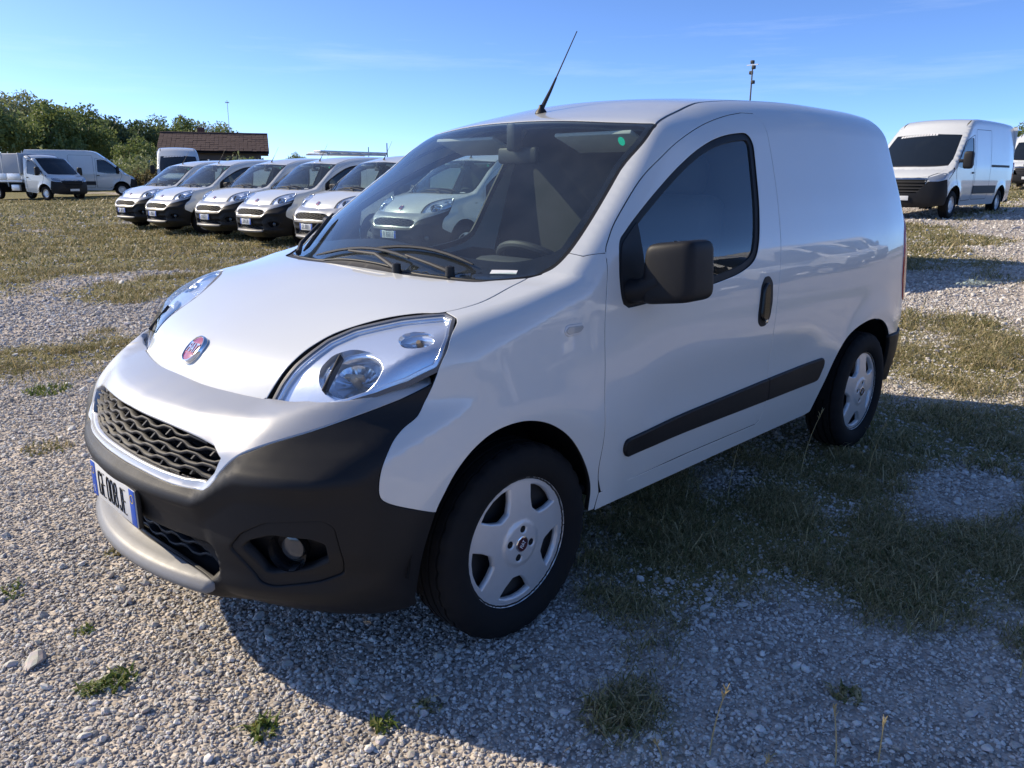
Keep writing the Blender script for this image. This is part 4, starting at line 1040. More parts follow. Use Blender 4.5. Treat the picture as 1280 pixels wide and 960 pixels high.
tr = make_large_van('chassis', False); stand(tr, -11.2, -43.5, 1.95); tag(tr, 'white flatbed truck with a grey canopy over its bed at the far left', 'truck')
pale = make_large_van('pale'); stand(pale, -40.1, -7.0, .10); tag(pale, 'white large van with pale bumper at the right edge of the photo', 'van')
t = obj('lettering', text_mesh('IVECO', .17, 'black', .004, 1.2, True), pale); P, _ = LargeVan().cast(*BIGFRONT.rays(np.array([(0,1.055)]))); t.matrix_local = frame((1,0,.5), (0,0,1), Vector(P[0])+Vector((.03,0,.0)))
again(pale, -48.2, -10.3, .15, 'white van partly hidden behind the large panel van on the right')
# vans on the other side of the yard, mirrored in the foreground van's flank and window
for x, y, rz, lb in ((-10.6,7.3,-1.50,'large white van mirrored in the door of the foreground van'), (-13.9,7.6,-1.56,'large white van mirrored in the side window of the foreground van'),
                     (-17.2,7.3,-1.60,'large white van mirrored in the rear flank, nearest the wheel arch'), (-20.6,7.8,-1.52,'large white van mirrored beside the tail light'), (-24.2,8.0,-1.56,'large white van mirrored at the far end of the rear flank')):
    again(big, x, y, rz, lb, 'large vans across the yard')
again(van, -7.9, 6.7, -1.62, 'small white van mirrored in the front part of the door')
again(van, -5.3, 6.9, -1.50, 'small white van mirrored in the front wing')
# ladder van behind the row
lv = again(van, -10.9, -19.2, .1, 'white van with a ladder rack showing behind the parked row', GROUP)
rk = empty('roof_rack', (0,0,0)); rk.parent = lv
for yy in (-.5,.5): BM().tube([(-.6,yy,1.86), (-2.9,yy,1.88)], .025, 8).build('rail', 'silver', rk)
for k in range(6): BM().box((-.7-.42*k,0,1.90), (.05,1.05,.03), .006).build('crossbar', 'silver', rk)
again(big, -14.6, -36.9, 1.2, 'white high roofed van behind the leftmost small vans')
BM().box((-1.75,.25,1.94), (2.6,.36,.06), .02).build('ladder', 'silver', rk)
# ---------------------------------------------------------------- trees, house, masts
rng = np.random.default_rng(7)
def leafmat(name, c1, c2):
    m = bpy.data.materials.new(name); m.use_nodes = True; MAT[name] = m; n = m.node_tree.nodes; L = m.node_tree.links; b = n['Principled BSDF']
    g = n.new('ShaderNodeNewGeometry'); o = n.new('ShaderNodeTexNoise'); tc = n.new('ShaderNodeTexCoord'); o.inputs['Scale'].default_value = .9; o.inputs['Detail'].default_value = 3
    L.new(tc.outputs['Object'], o.inputs['Vector'])
    ad = n.new('ShaderNodeMath'); ad.operation = 'MULTIPLY_ADD'; ad.inputs[1].default_value = .5; L.new(g.outputs['Random Per Island'], ad.inputs[0]); L.new(o.outputs[0], ad.inputs[2])
    mx = n.new('ShaderNodeMix'); mx.data_type = 'RGBA'; mx.inputs[6].default_value = (*c1, 1); mx.inputs[7].default_value = (*c2, 1)
    sb = n.new('ShaderNodeMath'); sb.operation = 'SUBTRACT'; sb.inputs[1].default_value = .25; sb.use_clamp = True; L.new(ad.outputs[0], sb.inputs[0]); L.new(sb.outputs[0], mx.inputs[0]); L.new(mx.outputs[2], b.inputs['Base Color'])
    b.inputs['Roughness'].default_value = .6
    tl = n.new('ShaderNodeBsdfTranslucent'); L.new(mx.outputs[2], tl.inputs[0]); ms = n.new('ShaderNodeMixShader'); ms.inputs[0].default_value = .42
    L.new(b.outputs[0], ms.inputs[1]); L.new(tl.outputs[0], ms.inputs[2]); L.new(ms.outputs[0], n['Material Output'].inputs[0])
leafmat('leaf_mid', (.12,.165,.05), (.24,.285,.09)); leafmat('leaf_dark', (.065,.10,.045), (.14,.185,.075)); leafmat('leaf_pale', (.16,.19,.08), (.31,.33,.17)); leafmat('leaf_brown', (.09,.075,.03), (.16,.13,.05))
mat('bark', (.09,.075,.06), .9, noise=(6,.6,(.05,.04,.03),0))
def fast_mesh(name, V, nv, m):
    """V: (k*nv, 3) vertices of k separate polygons with nv corners each"""
    k = len(V)//nv; me = bpy.data.meshes.new(name); me.vertices.add(len(V)); me.vertices.foreach_set('co', np.ascontiguousarray(V, np.float32).ravel())
    me.loops.add(len(V)); me.loops.foreach_set('vertex_index', np.arange(len(V), dtype=np.int32)); me.polygons.add(k)
    me.polygons.foreach_set('loop_start', np.arange(0, len(V), nv, dtype=np.int32)); me.update(calc_edges=True); me.validate()
    me.materials.append(MAT[m]); return me
def leaves(C, size, n):
    """n leaf quads round centres C (already scattered), random orientation"""
    a = rng.normal(size=(n, 3)); a /= np.linalg.norm(a, axis=1, keepdims=True); b = rng.normal(size=(n, 3)); b -= a*(a*b).sum(1, keepdims=True); b /= np.linalg.norm(b, axis=1, keepdims=True)
    s = size*(.6+.8*rng.random((n, 1))); a *= s; b *= s*.55
    return np.stack([C-a, C-b*.9+a*.1, C+a, C+b*.9+a*.1], 1).reshape(-1, 3)
def tree_proto(h, r, leaf, n_leaf, lsize, squat=1., seed=0):
    """trunk mesh, crown mesh"""
    rr = np.random.default_rng(seed); b = BM()
    top = h*.75; pts = [(0,0,-.3)]; x = y = 0
    for k in range(1, 6): x += rr.normal()*.08*h/8; y += rr.normal()*.08*h/8; pts.append((x, y, top*k/5))
    b.tube(pts, [.035*h*(1-.16*k) for k in range(6)], 8)
    lob = []
    for k in range(11):
        z0 = h*(.22+.5*rr.random()); an = rr.random()*6.28; L = r*(.45+.5*rr.random())*(1-.45*max(0, (z0/h-.45))); i = min(int(z0/top*5), 4)
        p0 = Vector(pts[i+1]); p0.z = z0; p1 = p0+Vector((math.cos(an)*L, math.sin(an)*L, L*.55*squat)); b.tube([p0, (p0+p1)/2+Vector((0,0,.1*L)), p1], [.012*h, .008*h, .003*h], 6, False); lob.append((p1, r*(.30+.25*rr.random())))
    lob.append((Vector((x, y, h*.86)), r*.42)); lob.append((Vector((x, y, h*.66)), r*.6)); lob.append((Vector((x*.5, y*.5, h*.42)), r*.62))
    tot = sum(q[1]**2 for q in lob); V = []
    for c, q in lob:
        n = int(n_leaf*q*q/tot); d = rng.normal(size=(n, 3)); d /= np.linalg.norm(d, axis=1, keepdims=True); d *= q*(.35+.75*rng.random((n, 1))**.5)*(.75+.5*rng.random((n, 1))); d[:, 2] *= .8
        cc = np.array(c)+d; cc = cc[cc[:, 2] > .15]; V.append(leaves(cc, lsize, len(cc)))
    return b.mesh('trunk', 'bark'), fast_mesh('crown', np.vstack(V), 4, leaf)
protos = {'mid': tree_proto(9.5, 3.6, 'leaf_mid', 5200, .23, 1, 1), 'mid2': tree_proto(10.5, 3.4, 'leaf_mid', 5200, .23, 1.2, 5), 'dark': tree_proto(8.5, 3.3, 'leaf_dark', 5200, .25, 1, 2), 'pale': tree_proto(10, 3.3, 'leaf_pale', 4200, .20, 1.4, 3)}
def bush_proto(leaf, n, seed):
    rr = np.random.default_rng(seed); V = []; b = BM()
    for k in range(9):
        c = rr.normal(size=3)*[.7,.7,.3]+[0,0,.85]; q = .5+.3*rr.random(); m_ = n//9; d = rng.normal(size=(m_, 3)); d /= np.linalg.norm(d, axis=1, keepdims=True); d *= q*(.4+.7*rng.random((m_, 1))); cc = c+d; cc = cc[cc[:, 2] > .02]; V.append(leaves(cc, .10, len(cc)))
        b.tube([(0,0,-.1), c*[.5,.5,.5], c], [.03,.02,.008], 5)
    return b.mesh('stem', 'bark'), fast_mesh('foliage', np.vstack(V), 4, leaf)
bushes = {'g': bush_proto('leaf_mid', 1800, 1), 'p': bush_proto('leaf_pale', 1800, 2), 'b': bush_proto('leaf_brown', 1500, 4)}
def place_tree(kind, x, y, s, label, group='trees at the far edge of the yard', sz=1.):
    t = empty('tree', (x, y, float(terrain(x))-.05), rng.random()*6.28); t.scale = (s, s, s*sz)
    obj('trunk', protos[kind][0], t); obj('crown', protos[kind][1], t); tag(t, label, 'tree', group)
TREES = [('mid',-11.95,-77.19,0.90,'green tree beyond the left edge of the photo'), ('pale',-16.8,-78.02,0.82,'pale feathery tree at the far left above the flatbed truck'), ('mid',-13.34,-67.37,0.74,'mid green tree at the left edge behind the truck'),
 ('pale',-20.44,-85.68,0.90,'tall pale tree with the highest crown on the left'), ('mid2',-18.86,-73.16,0.69,'green tree behind the white high roof van, left of its roof'), ('mid',-21.38,-76.3,0.72,'broad green tree rising above the white high roof van'),
 ('mid2',-25.39,-83.59,0.74,'green tree between the high roof van and the dark trees'), ('dark',-29.1,-88.36,0.80,'dark tree behind the right end of the high roof van'), ('dark',-34.42,-97.17,0.82,'dark tree left of the brown roofed house'),
 ('mid',-37.88,-99.36,0.82,'green tree top directly behind the left end of the brown roof'), ('mid2',-41.8,-101.11,0.77,'green tree top behind the middle of the brown roof'), ('pale',-42.24,-95.05,0.70,'pale tree top behind the right part of the brown roof'), ('mid',-42.88,-91.6,0.69,'green tree top at the right end of the brown roof'),
 ('dark',-16.5,-92.39,0.88,'dark tree at the far left behind the pale ones'), ('mid',-21.86,-61.75,0.42,'low green tree in front of the dark trees, left of the house'),
 ('mid',-60.11,-105.5,0.40,'small lone tree above the vans right of the house'), ('dark',-60.85,-90.69,0.32,'small dark treetop above the fifth van of the row'),
 ('mid',-74.04,-15.72,0.50,'green tree above the vans at the right edge of the photo'), ('mid2',-82.53,-15.76,0.53,'green tree just right of the photo edge'), ('mid',-81.74,-19.35,0.45,'green tree between the large van and the right edge')]
for k, x, y, s, lb in TREES:
    place_tree(k, x, y, s, lb)
def place_bush(kind, x, y, s, label):
    t = empty('bush', (x, y, float(terrain(x))-.05), rng.random()*6.28); t.scale = (s, s, s); obj('stem', bushes[kind][0], t); obj('foliage', bushes[kind][1], t); tag(t, label, 'bush', 'bushes along the far fence')
for a in (('p',-18.81,-50.69,1.2,'pale bush left of the brown roofed house above the first van'), ('g',-19.59,-55.55,1.2,'green bush on the dark fence beside the house'), ('b',-17.36,-47.91,.9,'brownish shrub in front of the dark fence'), ('g',-19.29,-58.67,1.1,'green bush above the dark fence right of the high roof van'),
          ('p',-22.32,-47.22,1.1,'pale bush under the right end of the brown roof'), ('g',-21.97,-44.76,1.0,'green bush below the right roof corner'), ('p',-16.02,-61.9,1.4,'pale bush behind the flatbed truck cab')): place_bush(*a)
# wooded hill across the yard (mirrored in the window) and a far tree line
def hill():
    xs = np.linspace(-1, 1, 41); V = []; F = []
    for i, t in enumerate(xs):
        a = math.radians(72+t*70); x, y = 160*math.cos(a)-5, 160*math.sin(a); hh = 9+7*math.exp(-((t-.2)/.35)**2)+1.6*math.sin(t*9)
        for k in range(7):
            q = k/6; V.append((x*(1+q*.4), y*(1+q*.4), hh*math.sin(q*math.pi*.55)-1))
    for i in range(40):
        for k in range(6): F.append((i*7+k, (i+1)*7+k, (i+1)*7+k+1, i*7+k+1))
    o = mk('hill', V, F, 'hill'); tag(o, kind='structure')
mat('hill', (.030,.05,.022), .95, noise=(.2,.8,(.055,.075,.03),0), bump=(.6,1,.8)); hill()
def far_wood():
    V = []
    for (a0, a1, d, h, n) in [(-106.6, -117.7, 163, 4.5, 9000), (-90.9, -100.0, 169, 7, 9000), (-130.2, -171.7, 158, 2.8, 12000)]:
        an = np.radians(a0+(a1-a0)*rng.random(n)); dd = d+30*rng.random(n); hh = h*(.6+.4*np.sin(an*70)*np.sin(an*19+1))
        cc = np.stack([dd*np.cos(an), dd*np.sin(an), .9+hh*rng.random(n)**.8], 1); V.append(leaves(cc, .55, n))
    o = obj('far_wood', fast_mesh('far_wood', np.vstack(V), 4, 'leaf_dark')); tag(o, 'far tree line along the horizon', 'trees', kind='stuff')
far_wood()
# house with a tiled roof
mat('tile', (.085,.052,.044), .85, noise=(5,.7,(.05,.032,.03),.0)); mat('plaster', (.16,.13,.115), .9, noise=(2,.4,(.12,.1,.09),0)); mat('wood_dark', (.05,.038,.03), .8); mat('brick_red', (.15,.07,.05), .9)
hx, hy = -31.38, -69.21; hz0 = float(terrain(hx)); house = empty('house', (hx, hy, hz0), YAW-math.pi/2+.30); house.scale = (.86, 1, 1); tag(house, 'low house with a dark brown tiled roof behind the parked row', 'house')
BM().box((0,0,1.45), (9.0,6.5,2.9), .02).build('wall', 'plaster', house)
rf = BM()
for sg in (-1, 1): rf.quad((-5.3, sg*4.1, 2.75), (5.3, sg*4.1, 2.75), (5.3, 0, 4.35), (-5.3, 0, 4.35)); rf.quad((-5.3, sg*4.1, 2.60), (5.3, sg*4.1, 2.60), (5.3, 0, 4.2), (-5.3, 0, 4.2))
rf_ = rf.build('roof', 'wood_dark', house, smooth=False)
tb = BM().box((0,0,0), (.40,.50,.05), .012, seg=1).mesh('roof_tile', 'tile'); sl = math.atan2(1.6, 4.1)
for sg in (-1, 1):
    for j in range(9):
        for i in range(26):
            y = 4.1-.24-j*.46; o = obj('roof_tile', tb, rf_, (-5.1+i*.408+rng.normal()*.008, sg*y, 2.75+(4.1-y)/4.1*1.6+.045+rng.normal()*.006), (-sg*sl+sg*.03, 0, rng.normal()*.01))
BM().tube([(-5.3,0,4.40), (5.3,0,4.40)], .12, 8).build('ridge', 'tile', rf_)
BM().box((-1.4,.9,4.45), (.7,.6,1.0), .02).build('chimney', 'brick_red', rf_)
for x in (-3.2,-1,1.2,3.3):
    f_ = BM().box((x,3.27,1.5), (1.1,.06,1.2), .01).build('window', 'wood_dark', house); BM().box((x,3.30,1.5), (.92,.04,1.02)).build('pane', 'dark_glass', f_)
    f_ = BM().box((x,-3.27,1.5), (1.1,.06,1.2), .01).build('window', 'wood_dark', house); BM().box((x,-3.30,1.5), (.92,.04,1.02)).build('pane', 'dark_glass', f_)
ant = BM().tube([(1.5,0,4.3), (1.5,0,7.3)], .03, 6).box((1.5,0,7.1), (.03,1.1,.03))
for k in range(5): ant.box((1.5,-.45+.22*k,7.1), (.4,.02,.02))
ant.build('aerial', 'silver', house)
# dark mesh fence on the left
mat('fence_net', (.018,.024,.020), .9, bump=(40,.4,.01))
a, b_ = Vector((-11.57, -71.94, 0)), Vector((-25.4, -52.61, 0)); d = b_-a; fe = empty('fence', (a.x, a.y, 0)); tag(fe, 'dark screened fence between the high roof van and the house', 'fence')
N = 10
for k in range(N+1):
    p = d*(k/N); z = float(terrain(a.x+p.x)); BM().box((p.x, p.y, z+1.0), (.09,.09,2.1), .01).build('post', 'silver', fe)
    if k < N:
        q = d*((k+.5)/N); z = float(terrain(a.x+q.x)); BM().box((q.x, q.y, z+.95), (d.length/N-.1,.04,1.8), 0, math.atan2(d.y, d.x)).build('screen', 'fence_net', fe)
# masts and poles
def mast(x, y, top, name, label, kind):
    z = float(terrain(x)); o = BM().tube([(0,0,-.3), (0,0,top)], [.08,.05], 8).build('pole', 'strip_grey'); o.name = name; o.location = (x, y, z); tag(o, label, 'mast' if kind != 'pole' else 'pole'); return o
m_ = mast(-52.87, -28.24, 8.2, 'floodlight_mast', 'thin mast with floodlights rising above the van roof', 'mast')
for k, (dx, dz) in enumerate(((.25,7.9), (-.25,7.6), (.3,6.9), (-.1,8.3))): BM().box((dx*.8, dx*.8, dz), (.24,.24,.24), .04).build('floodlight', 'trim_dark', m_)
BM().box((0,0,8.1), (.1,.9,.06)).build('cross_arm', 'silver', m_)
mast(-45.97, -63.21, 3.5, 'utility_pole', 'dark utility pole above the fifth van of the row', 'pole'); mast(-53.34, -77.02, 3.6, 'utility_pole', 'utility pole beside the small dark treetop', 'pole')
# ---------------------------------------------------------------- ground, gravel, grass
def vnoise(x, y, s, seed=0):
    """smooth value noise in 0..1"""
    def h(i, j):
        n = (i*374761393+j*668265263+seed*1442695041) & 0xffffffff; n = ((n ^ (n >> 13))*1274126177) & 0xffffffff; return ((n ^ (n >> 16)) & 0xffff)/65535.
    x = np.asarray(x)/s; y = np.asarray(y)/s; i = np.floor(x).astype(np.int64); j = np.floor(y).astype(np.int64); fx = x-i; fy = y-j; fx = fx*fx*(3-2*fx); fy = fy*fy*(3-2*fy)
    return (h(i, j)*(1-fx)+h(i+1, j)*fx)*(1-fy)+(h(i, j+1)*(1-fx)+h(i+1, j+1)*fx)*fy
def fbm(x, y, s, seed=0): return .55*vnoise(x, y, s, seed)+.3*vnoise(x, y, s*.45, seed+1)+.15*vnoise(x, y, s*.2, seed+2)
# turf patches: x, y, radius across, radius along, heading, weight
def patches(P):
    """height of grass cover 0..1 at ground points"""
    x, y = P[:, 0], P[:, 1]; m = np.zeros(len(P))
    for cx, cy, a, b, t, wt in PATCH:
        u = (x-cx)*math.cos(t)+(y-cy)*math.sin(t); v = -(x-cx)*math.sin(t)+(y-cy)*math.cos(t); e = (abs(wt)*np.exp(-((u/a)**2+(v/b)**2)**1.3)); m = np.maximum(m, e) if wt > 0 else np.maximum(m-e, 0)
    n = fbm(x, y, 1.1, 3); far = sstep(5.5, 9.5, np.hypot(x-1.5, y-2.3))
    nf_ = fbm(x, y, 4.2, 9); bg_ = far*sstep(.38, .60, nf_)*.9; bg_ = np.maximum(bg_, sstep(-6., -10.5, y)*sstep(.20, .42, nf_)*.95)
    bg_ = np.maximum(bg_, sstep(-2.6, -5., y)*sstep(.40, .60, fbm(x, y, 1.9, 31))*.9)
    m = np.maximum(m, bg_)
    return np.clip(m*1.25-(1-n)*.55, 0, 1)
PATCH = [(-.78,.82,.40,.36,0,.95), (-1.25,.85,.65,.50,0,1.0), (-1.35,1.40,.55,.42,.2,1.0), (-1.75,1.80,.60,.36,.1,1.0), (-2.1,.90,.85,.50,0,1.0), (-3.0,.95,1.0,.70,0,1.0), (-2.7,2.05,.80,.50,0,1.0), (-3.7,1.7,1.0,.85,0,1.0), (-1.6,.2,1.6,.7,0,.8),
         (-.42,.95,.20,.22,0,.75), (-1.05,1.98,.22,.12,.3,.7), (.05,1.28,.16,.10,.4,.7), (-.20,1.18,.12,.10,0,.6), (-4.8,.7,1.2,.7,.2,.95), (-5.8,-.4,1.3,.6,.3,.9), (-6.2,1.1,1.2,.6,0,.9), (-7.2,-1.4,1.6,.6,.4,.8), (-4.6,.1,.9,.6,.2,.95), (-5.4,.7,.9,.5,.2,.95), (-6.6,.2,.8,.45,.3,.85),
         (-2.25,1.42,.34,.20,.3,-.9), (-1.55,.62,.22,.10,0,-.6), (-1.62,1.12,.16,.10,0,-.5)]
WEEDS = [(.985,.205,.05,90,.035,'grass_green','bright green weed tuft on sunlit gravel below the number plate'), (1.045,.185,.035,50,.03,'grass_green','small yellow green weed left of the brightest tuft'), (.79,.67,.035,60,.04,'grass_green','green weed at the bottom edge beside the shadow line'),
         (.56,.875,.03,50,.035,'grass_green','weed tuft at the bottom edge inside the shadow line'), (.97,-.14,.03,30,.02,'grass_green','flat weed above the brightest tuft'), (1.07,-.57,.06,40,.03,'grass_green','weed at the left edge of the photo'),
         (.22,-3.35,.14,160,.05,'grass_green','green tuft on gravel left of the bumper'), (.55,-2.1,.12,120,.04,'grass','brownish tuft beside the right bumper corner'), (-.42,1.66,.04,50,.04,'grass','weed tuft on the shaded gravel patch'), (.12,1.26,.07,110,.05,'grass','grass tuft in the shade at the bottom centre'), (.43,.90,.04,40,.03,'grass','small tuft in the shade of the bumper'),
         (-.30,-2.6,.12,120,.04,'grass_green','low weed on the gravel beside the right headlight'), (.72,-.62,.035,40,.03,'grass','dry tuft under the front lip')]
STALKS = [(.05,1.52,.20,-.02,.02,'upright pale stalk at the bottom centre right'), (-.14,1.75,.14,-.03,-.03,'short pale stalk leaning left at the bottom edge'), (-.86,1.97,.40,.03,.06,'tall thin stalk at the right edge in the shade'), (-.22,1.82,.13,.0,.0,'short straight stalk at the bottom right'),
          (.15,1.45,.08,.03,.0,'tiny stalk at the bottom edge left of the upright one'), (-.08,1.63,.05,.10,.02,'bent pale straw lying at the bottom edge'), (-1.89,.82,.34,-.05,.05,'tall dry stalk in the dense grass behind the sill'), (-1.4,.72,.30,-.08,.0,'dry stalk beside the sill under the door'), (-2.1,1.05,.30,.02,.06,'thin stalk in the grass near the rear wheel')]
ROCKS = [(1.12,-.07,(.045,.03,.02),'flat grey rock on gravel at the left edge'), (.79,-.33,(.022,.018,.014),'dark stone under the front lip'), (1.17,-.10,(.022,.018,.012),'pale stone beside the flat grey rock')]
def terr_xy(x, y): return terrain(x)+.012*(fbm(x, y, 1.6, 21)-.5)*sstep(.6, 2.5, np.hypot(np.asarray(x)+1.2, y))
def build_ground():
    t = np.linspace(-1, 1, 221); s = np.sinh(t*5.6)/math.sinh(5.6)*700
    X, Y = np.meshgrid(s-1, s+0); n = len(s); Z = terr_xy(X, Y)
    V = np.stack([X.ravel(), Y.ravel(), Z.ravel()], 1); i, j = np.meshgrid(np.arange(n-1), np.arange(n-1)); a = (j*n+i).ravel()
    F = np.stack([a, a+1, a+n+1, a+n], 1)
    me = mesh('ground', V, F, 'gravel_ground'); g = patches(V); at = me.attributes.new('turf', 'FLOAT', 'POINT'); at.data.foreach_set('value', g.astype(np.float32))
    o = obj('ground', me); tag(o, kind='structure'); return o
def gravel_mat():
    m = bpy.data.materials.new('gravel_ground'); m.use_nodes = True; MAT['gravel_ground'] = m; n = m.node_tree.nodes; L = m.node_tree.links; b = n['Principled BSDF']; b.inputs['Roughness'].default_value = .92; b.inputs['Specular IOR Level'].default_value = .2
    tc = n.new('ShaderNodeTexCoord'); V = tc.outputs['Object']
    def tex(kind, scale, **k):
        t = n.new(kind); t.inputs['Scale'].default_value = scale; L.new(V, t.inputs['Vector'])
        for q, v in k.items(): t.inputs[q].default_value = v
        return t
    def ramp(src, *st):
        r = n.new('ShaderNodeValToRGB'); e = r.color_ramp.elements
        while len(e) < len(st): e.new(.5)
        for q, (p, c) in zip(e, st): q.position = p; q.color = (*c, 1)
        L.new(src, r.inputs[0]); return r.outputs[0]
    def mix(f, a, c, mode='MIX'):
        x = n.new('ShaderNodeMix'); x.data_type = 'RGBA'; x.blend_type = mode
        if isinstance(f, float): x.inputs[0].default_value = f
        else: L.new(f, x.inputs[0])
        L.new(a, x.inputs[6]); L.new(c, x.inputs[7]); return x.outputs[2]
    v1 = tex('ShaderNodeTexVoronoi', 62.); v2 = tex('ShaderNodeTexVoronoi', 21.); nz = tex('ShaderNodeTexNoise', 1.1, Detail=8.0, Roughness=.68); nb = tex('ShaderNodeTexNoise', .23, Detail=6.0, Roughness=.6)
    sep = n.new('ShaderNodeSeparateColor'); L.new(v1.outputs['Color'], sep.inputs[0]); sep2 = n.new('ShaderNodeSeparateColor'); L.new(v2.outputs['Color'], sep2.inputs[0])
    stone = ramp(sep.outputs[0], (0, (.16,.14,.125)), (.35, (.36,.325,.295)), (.7, (.50,.46,.42)), (1, (.68,.64,.59)))
    stone2 = ramp(sep2.outputs[1], (0, (.22,.20,.18)), (.6, (.44,.405,.37)), (1, (.60,.565,.52)))
    st = mix(.35, stone, stone2)
    dirt = ramp(nz.outputs[0], (.3, (.32,.285,.24)), (.7, (.45,.41,.355)))
    gr = mix(.30, st, dirt)
    v3 = tex('ShaderNodeTexVoronoi', 6.5); sep3 = n.new('ShaderNodeSeparateColor'); L.new(v3.outputs['Color'], sep3.inputs[0]); gr = mix(.45, gr, mix(1.0, gr, ramp(sep3.outputs[2], (0, (.55,.54,.54)), (.5, (1,.98,.95)), (1, (1.5,1.45,1.38))), 'MULTIPLY'))
    tone = ramp(nb.outputs[0], (.3, (.95,.94,.95)), (.7, (1.25,1.21,1.14)))
    gr = mix(1.0, gr, tone, 'MULTIPLY')
    nt_ = tex('ShaderNodeTexNoise', 14., Detail=7.0, Roughness=.7); turfc = ramp(nt_.outputs[0], (.3, (.11,.11,.045)), (.52, (.23,.205,.09)), (.72, (.38,.32,.17)))
    att = n.new('ShaderNodeAttribute'); att.attribute_name = 'turf'
    nf = tex('ShaderNodeTexNoise', 9., Detail=6.0, Roughness=.7)
    ad = n.new('ShaderNodeMath'); ad.operation = 'ADD'; L.new(att.outputs['Fac'], ad.inputs[0])
    sc_ = n.new('ShaderNodeMath'); sc_.operation = 'MULTIPLY_ADD'; sc_.inputs[1].default_value = .7; sc_.inputs[2].default_value = -.35; L.new(nf.outputs[0], sc_.inputs[0]); L.new(sc_.outputs[0], ad.inputs[1])
    fac = ramp(ad.outputs[0], (.22, (0,0,0)), (.62, (1,1,1)))
    L.new(mix(fac, gr, turfc), b.inputs['Base Color'])
    h = n.new('ShaderNodeMath'); h.operation = 'ADD'; L.new(v1.outputs['Distance'], h.inputs[0]); m2 = n.new('ShaderNodeMath'); m2.operation = 'MULTIPLY'; m2.inputs[1].default_value = 1.5; L.new(v2.outputs['Distance'], m2.inputs[0]); L.new(m2.outputs[0], h.inputs[1])
    bp = n.new('ShaderNodeBump'); bp.invert = True; bp.inputs['Strength'].default_value = .9; bp.inputs['Distance'].default_value = .014; L.new(h.outputs[0], bp.inputs['Height']); L.new(bp.outputs[0], b.inputs['Normal'])
gravel_mat(); ground = build_ground()
# loose stones
def stone_mat():
    m = bpy.data.materials.new('stone'); m.use_nodes = True; MAT['stone'] = m; n = m.node_tree.nodes; L = m.node_tree.links; b = n['Principled BSDF']; b.inputs['Roughness'].default_value = .85; b.inputs['Specular IOR Level'].default_value = .25
    oi = n.new('ShaderNodeObjectInfo'); r = n.new('ShaderNodeValToRGB'); e = r.color_ramp.elements
    for q in range(3): e.new(.5)
    for q, (p, c) in zip(e, ((0, (.30,.26,.22)), (.25, (.48,.425,.365)), (.55, (.58,.52,.455)), (.85, (.67,.615,.55)), (1, (.80,.75,.68)))): q.position = p; q.color = (*c, 1)
    L.new(oi.outputs['Random'], r.inputs[0]); tc = n.new('ShaderNodeTexCoord'); nz = n.new('ShaderNodeTexNoise'); nz.inputs['Scale'].default_value = 1.6; nz.inputs['Detail'].default_value = 5; L.new(tc.outputs['Object'], nz.inputs['Vector'])
    mx = n.new('ShaderNodeMix'); mx.data_type = 'RGBA'; mx.blend_type = 'MULTIPLY'; mx.inputs[0].default_value = .5; L.new(r.outputs[0], mx.inputs[6]); L.new(nz.outputs['Color'], mx.inputs[7])
    hs = n.new('ShaderNodeHueSaturation'); hs.inputs['Saturation'].default_value = .75; hs.inputs['Value'].default_value = 1.3; L.new(mx.outputs[2], hs.inputs['Color']); L.new(hs.outputs[0], b.inputs['Base Color'])
stone_mat()
stones = bpy.data.collections.new('stone_shapes')
for k in range(7):
    rr = np.random.default_rng(k); b = bmesh.new(); bmesh.ops.create_icosphere(b, subdivisions=2 if k < 3 else 1, radius=1)
    nrm = [rr.normal(size=3) for _ in range(6)]
    for v in b.verts:
        for q in nrm:
            q = q/np.linalg.norm(q); dd = np.dot(q, v.co); lim = .62+.1*rr.random()
            if dd > lim: v.co -= Vector(q)*(dd-lim)
        v.co *= .92+.16*rr.random()
    me = bpy.data.meshes.new('stone'); b.to_mesh(me); b.free(); me.materials.append(MAT['stone']); me.polygons.foreach_set('use_smooth', np.zeros(len(me.polygons), bool)); so = bpy.data.objects.new('stone', me); stones.objects.link(so)
def visible(x, y, z=0., mg=.06):
    M = np.array(cam_matrix()); d = np.stack([x, y, np.full_like(x, z)], 1)-M[:3, 3]; zc = -(d@M[:3, 2]); u = FPX*(d@M[:3, 0])/zc/1280; v = FPX*(d@M[:3, 1])/zc/1280
    return (zc > .3) & (np.abs(u) < .5+mg) & (np.abs(v) < .375+mg), zc
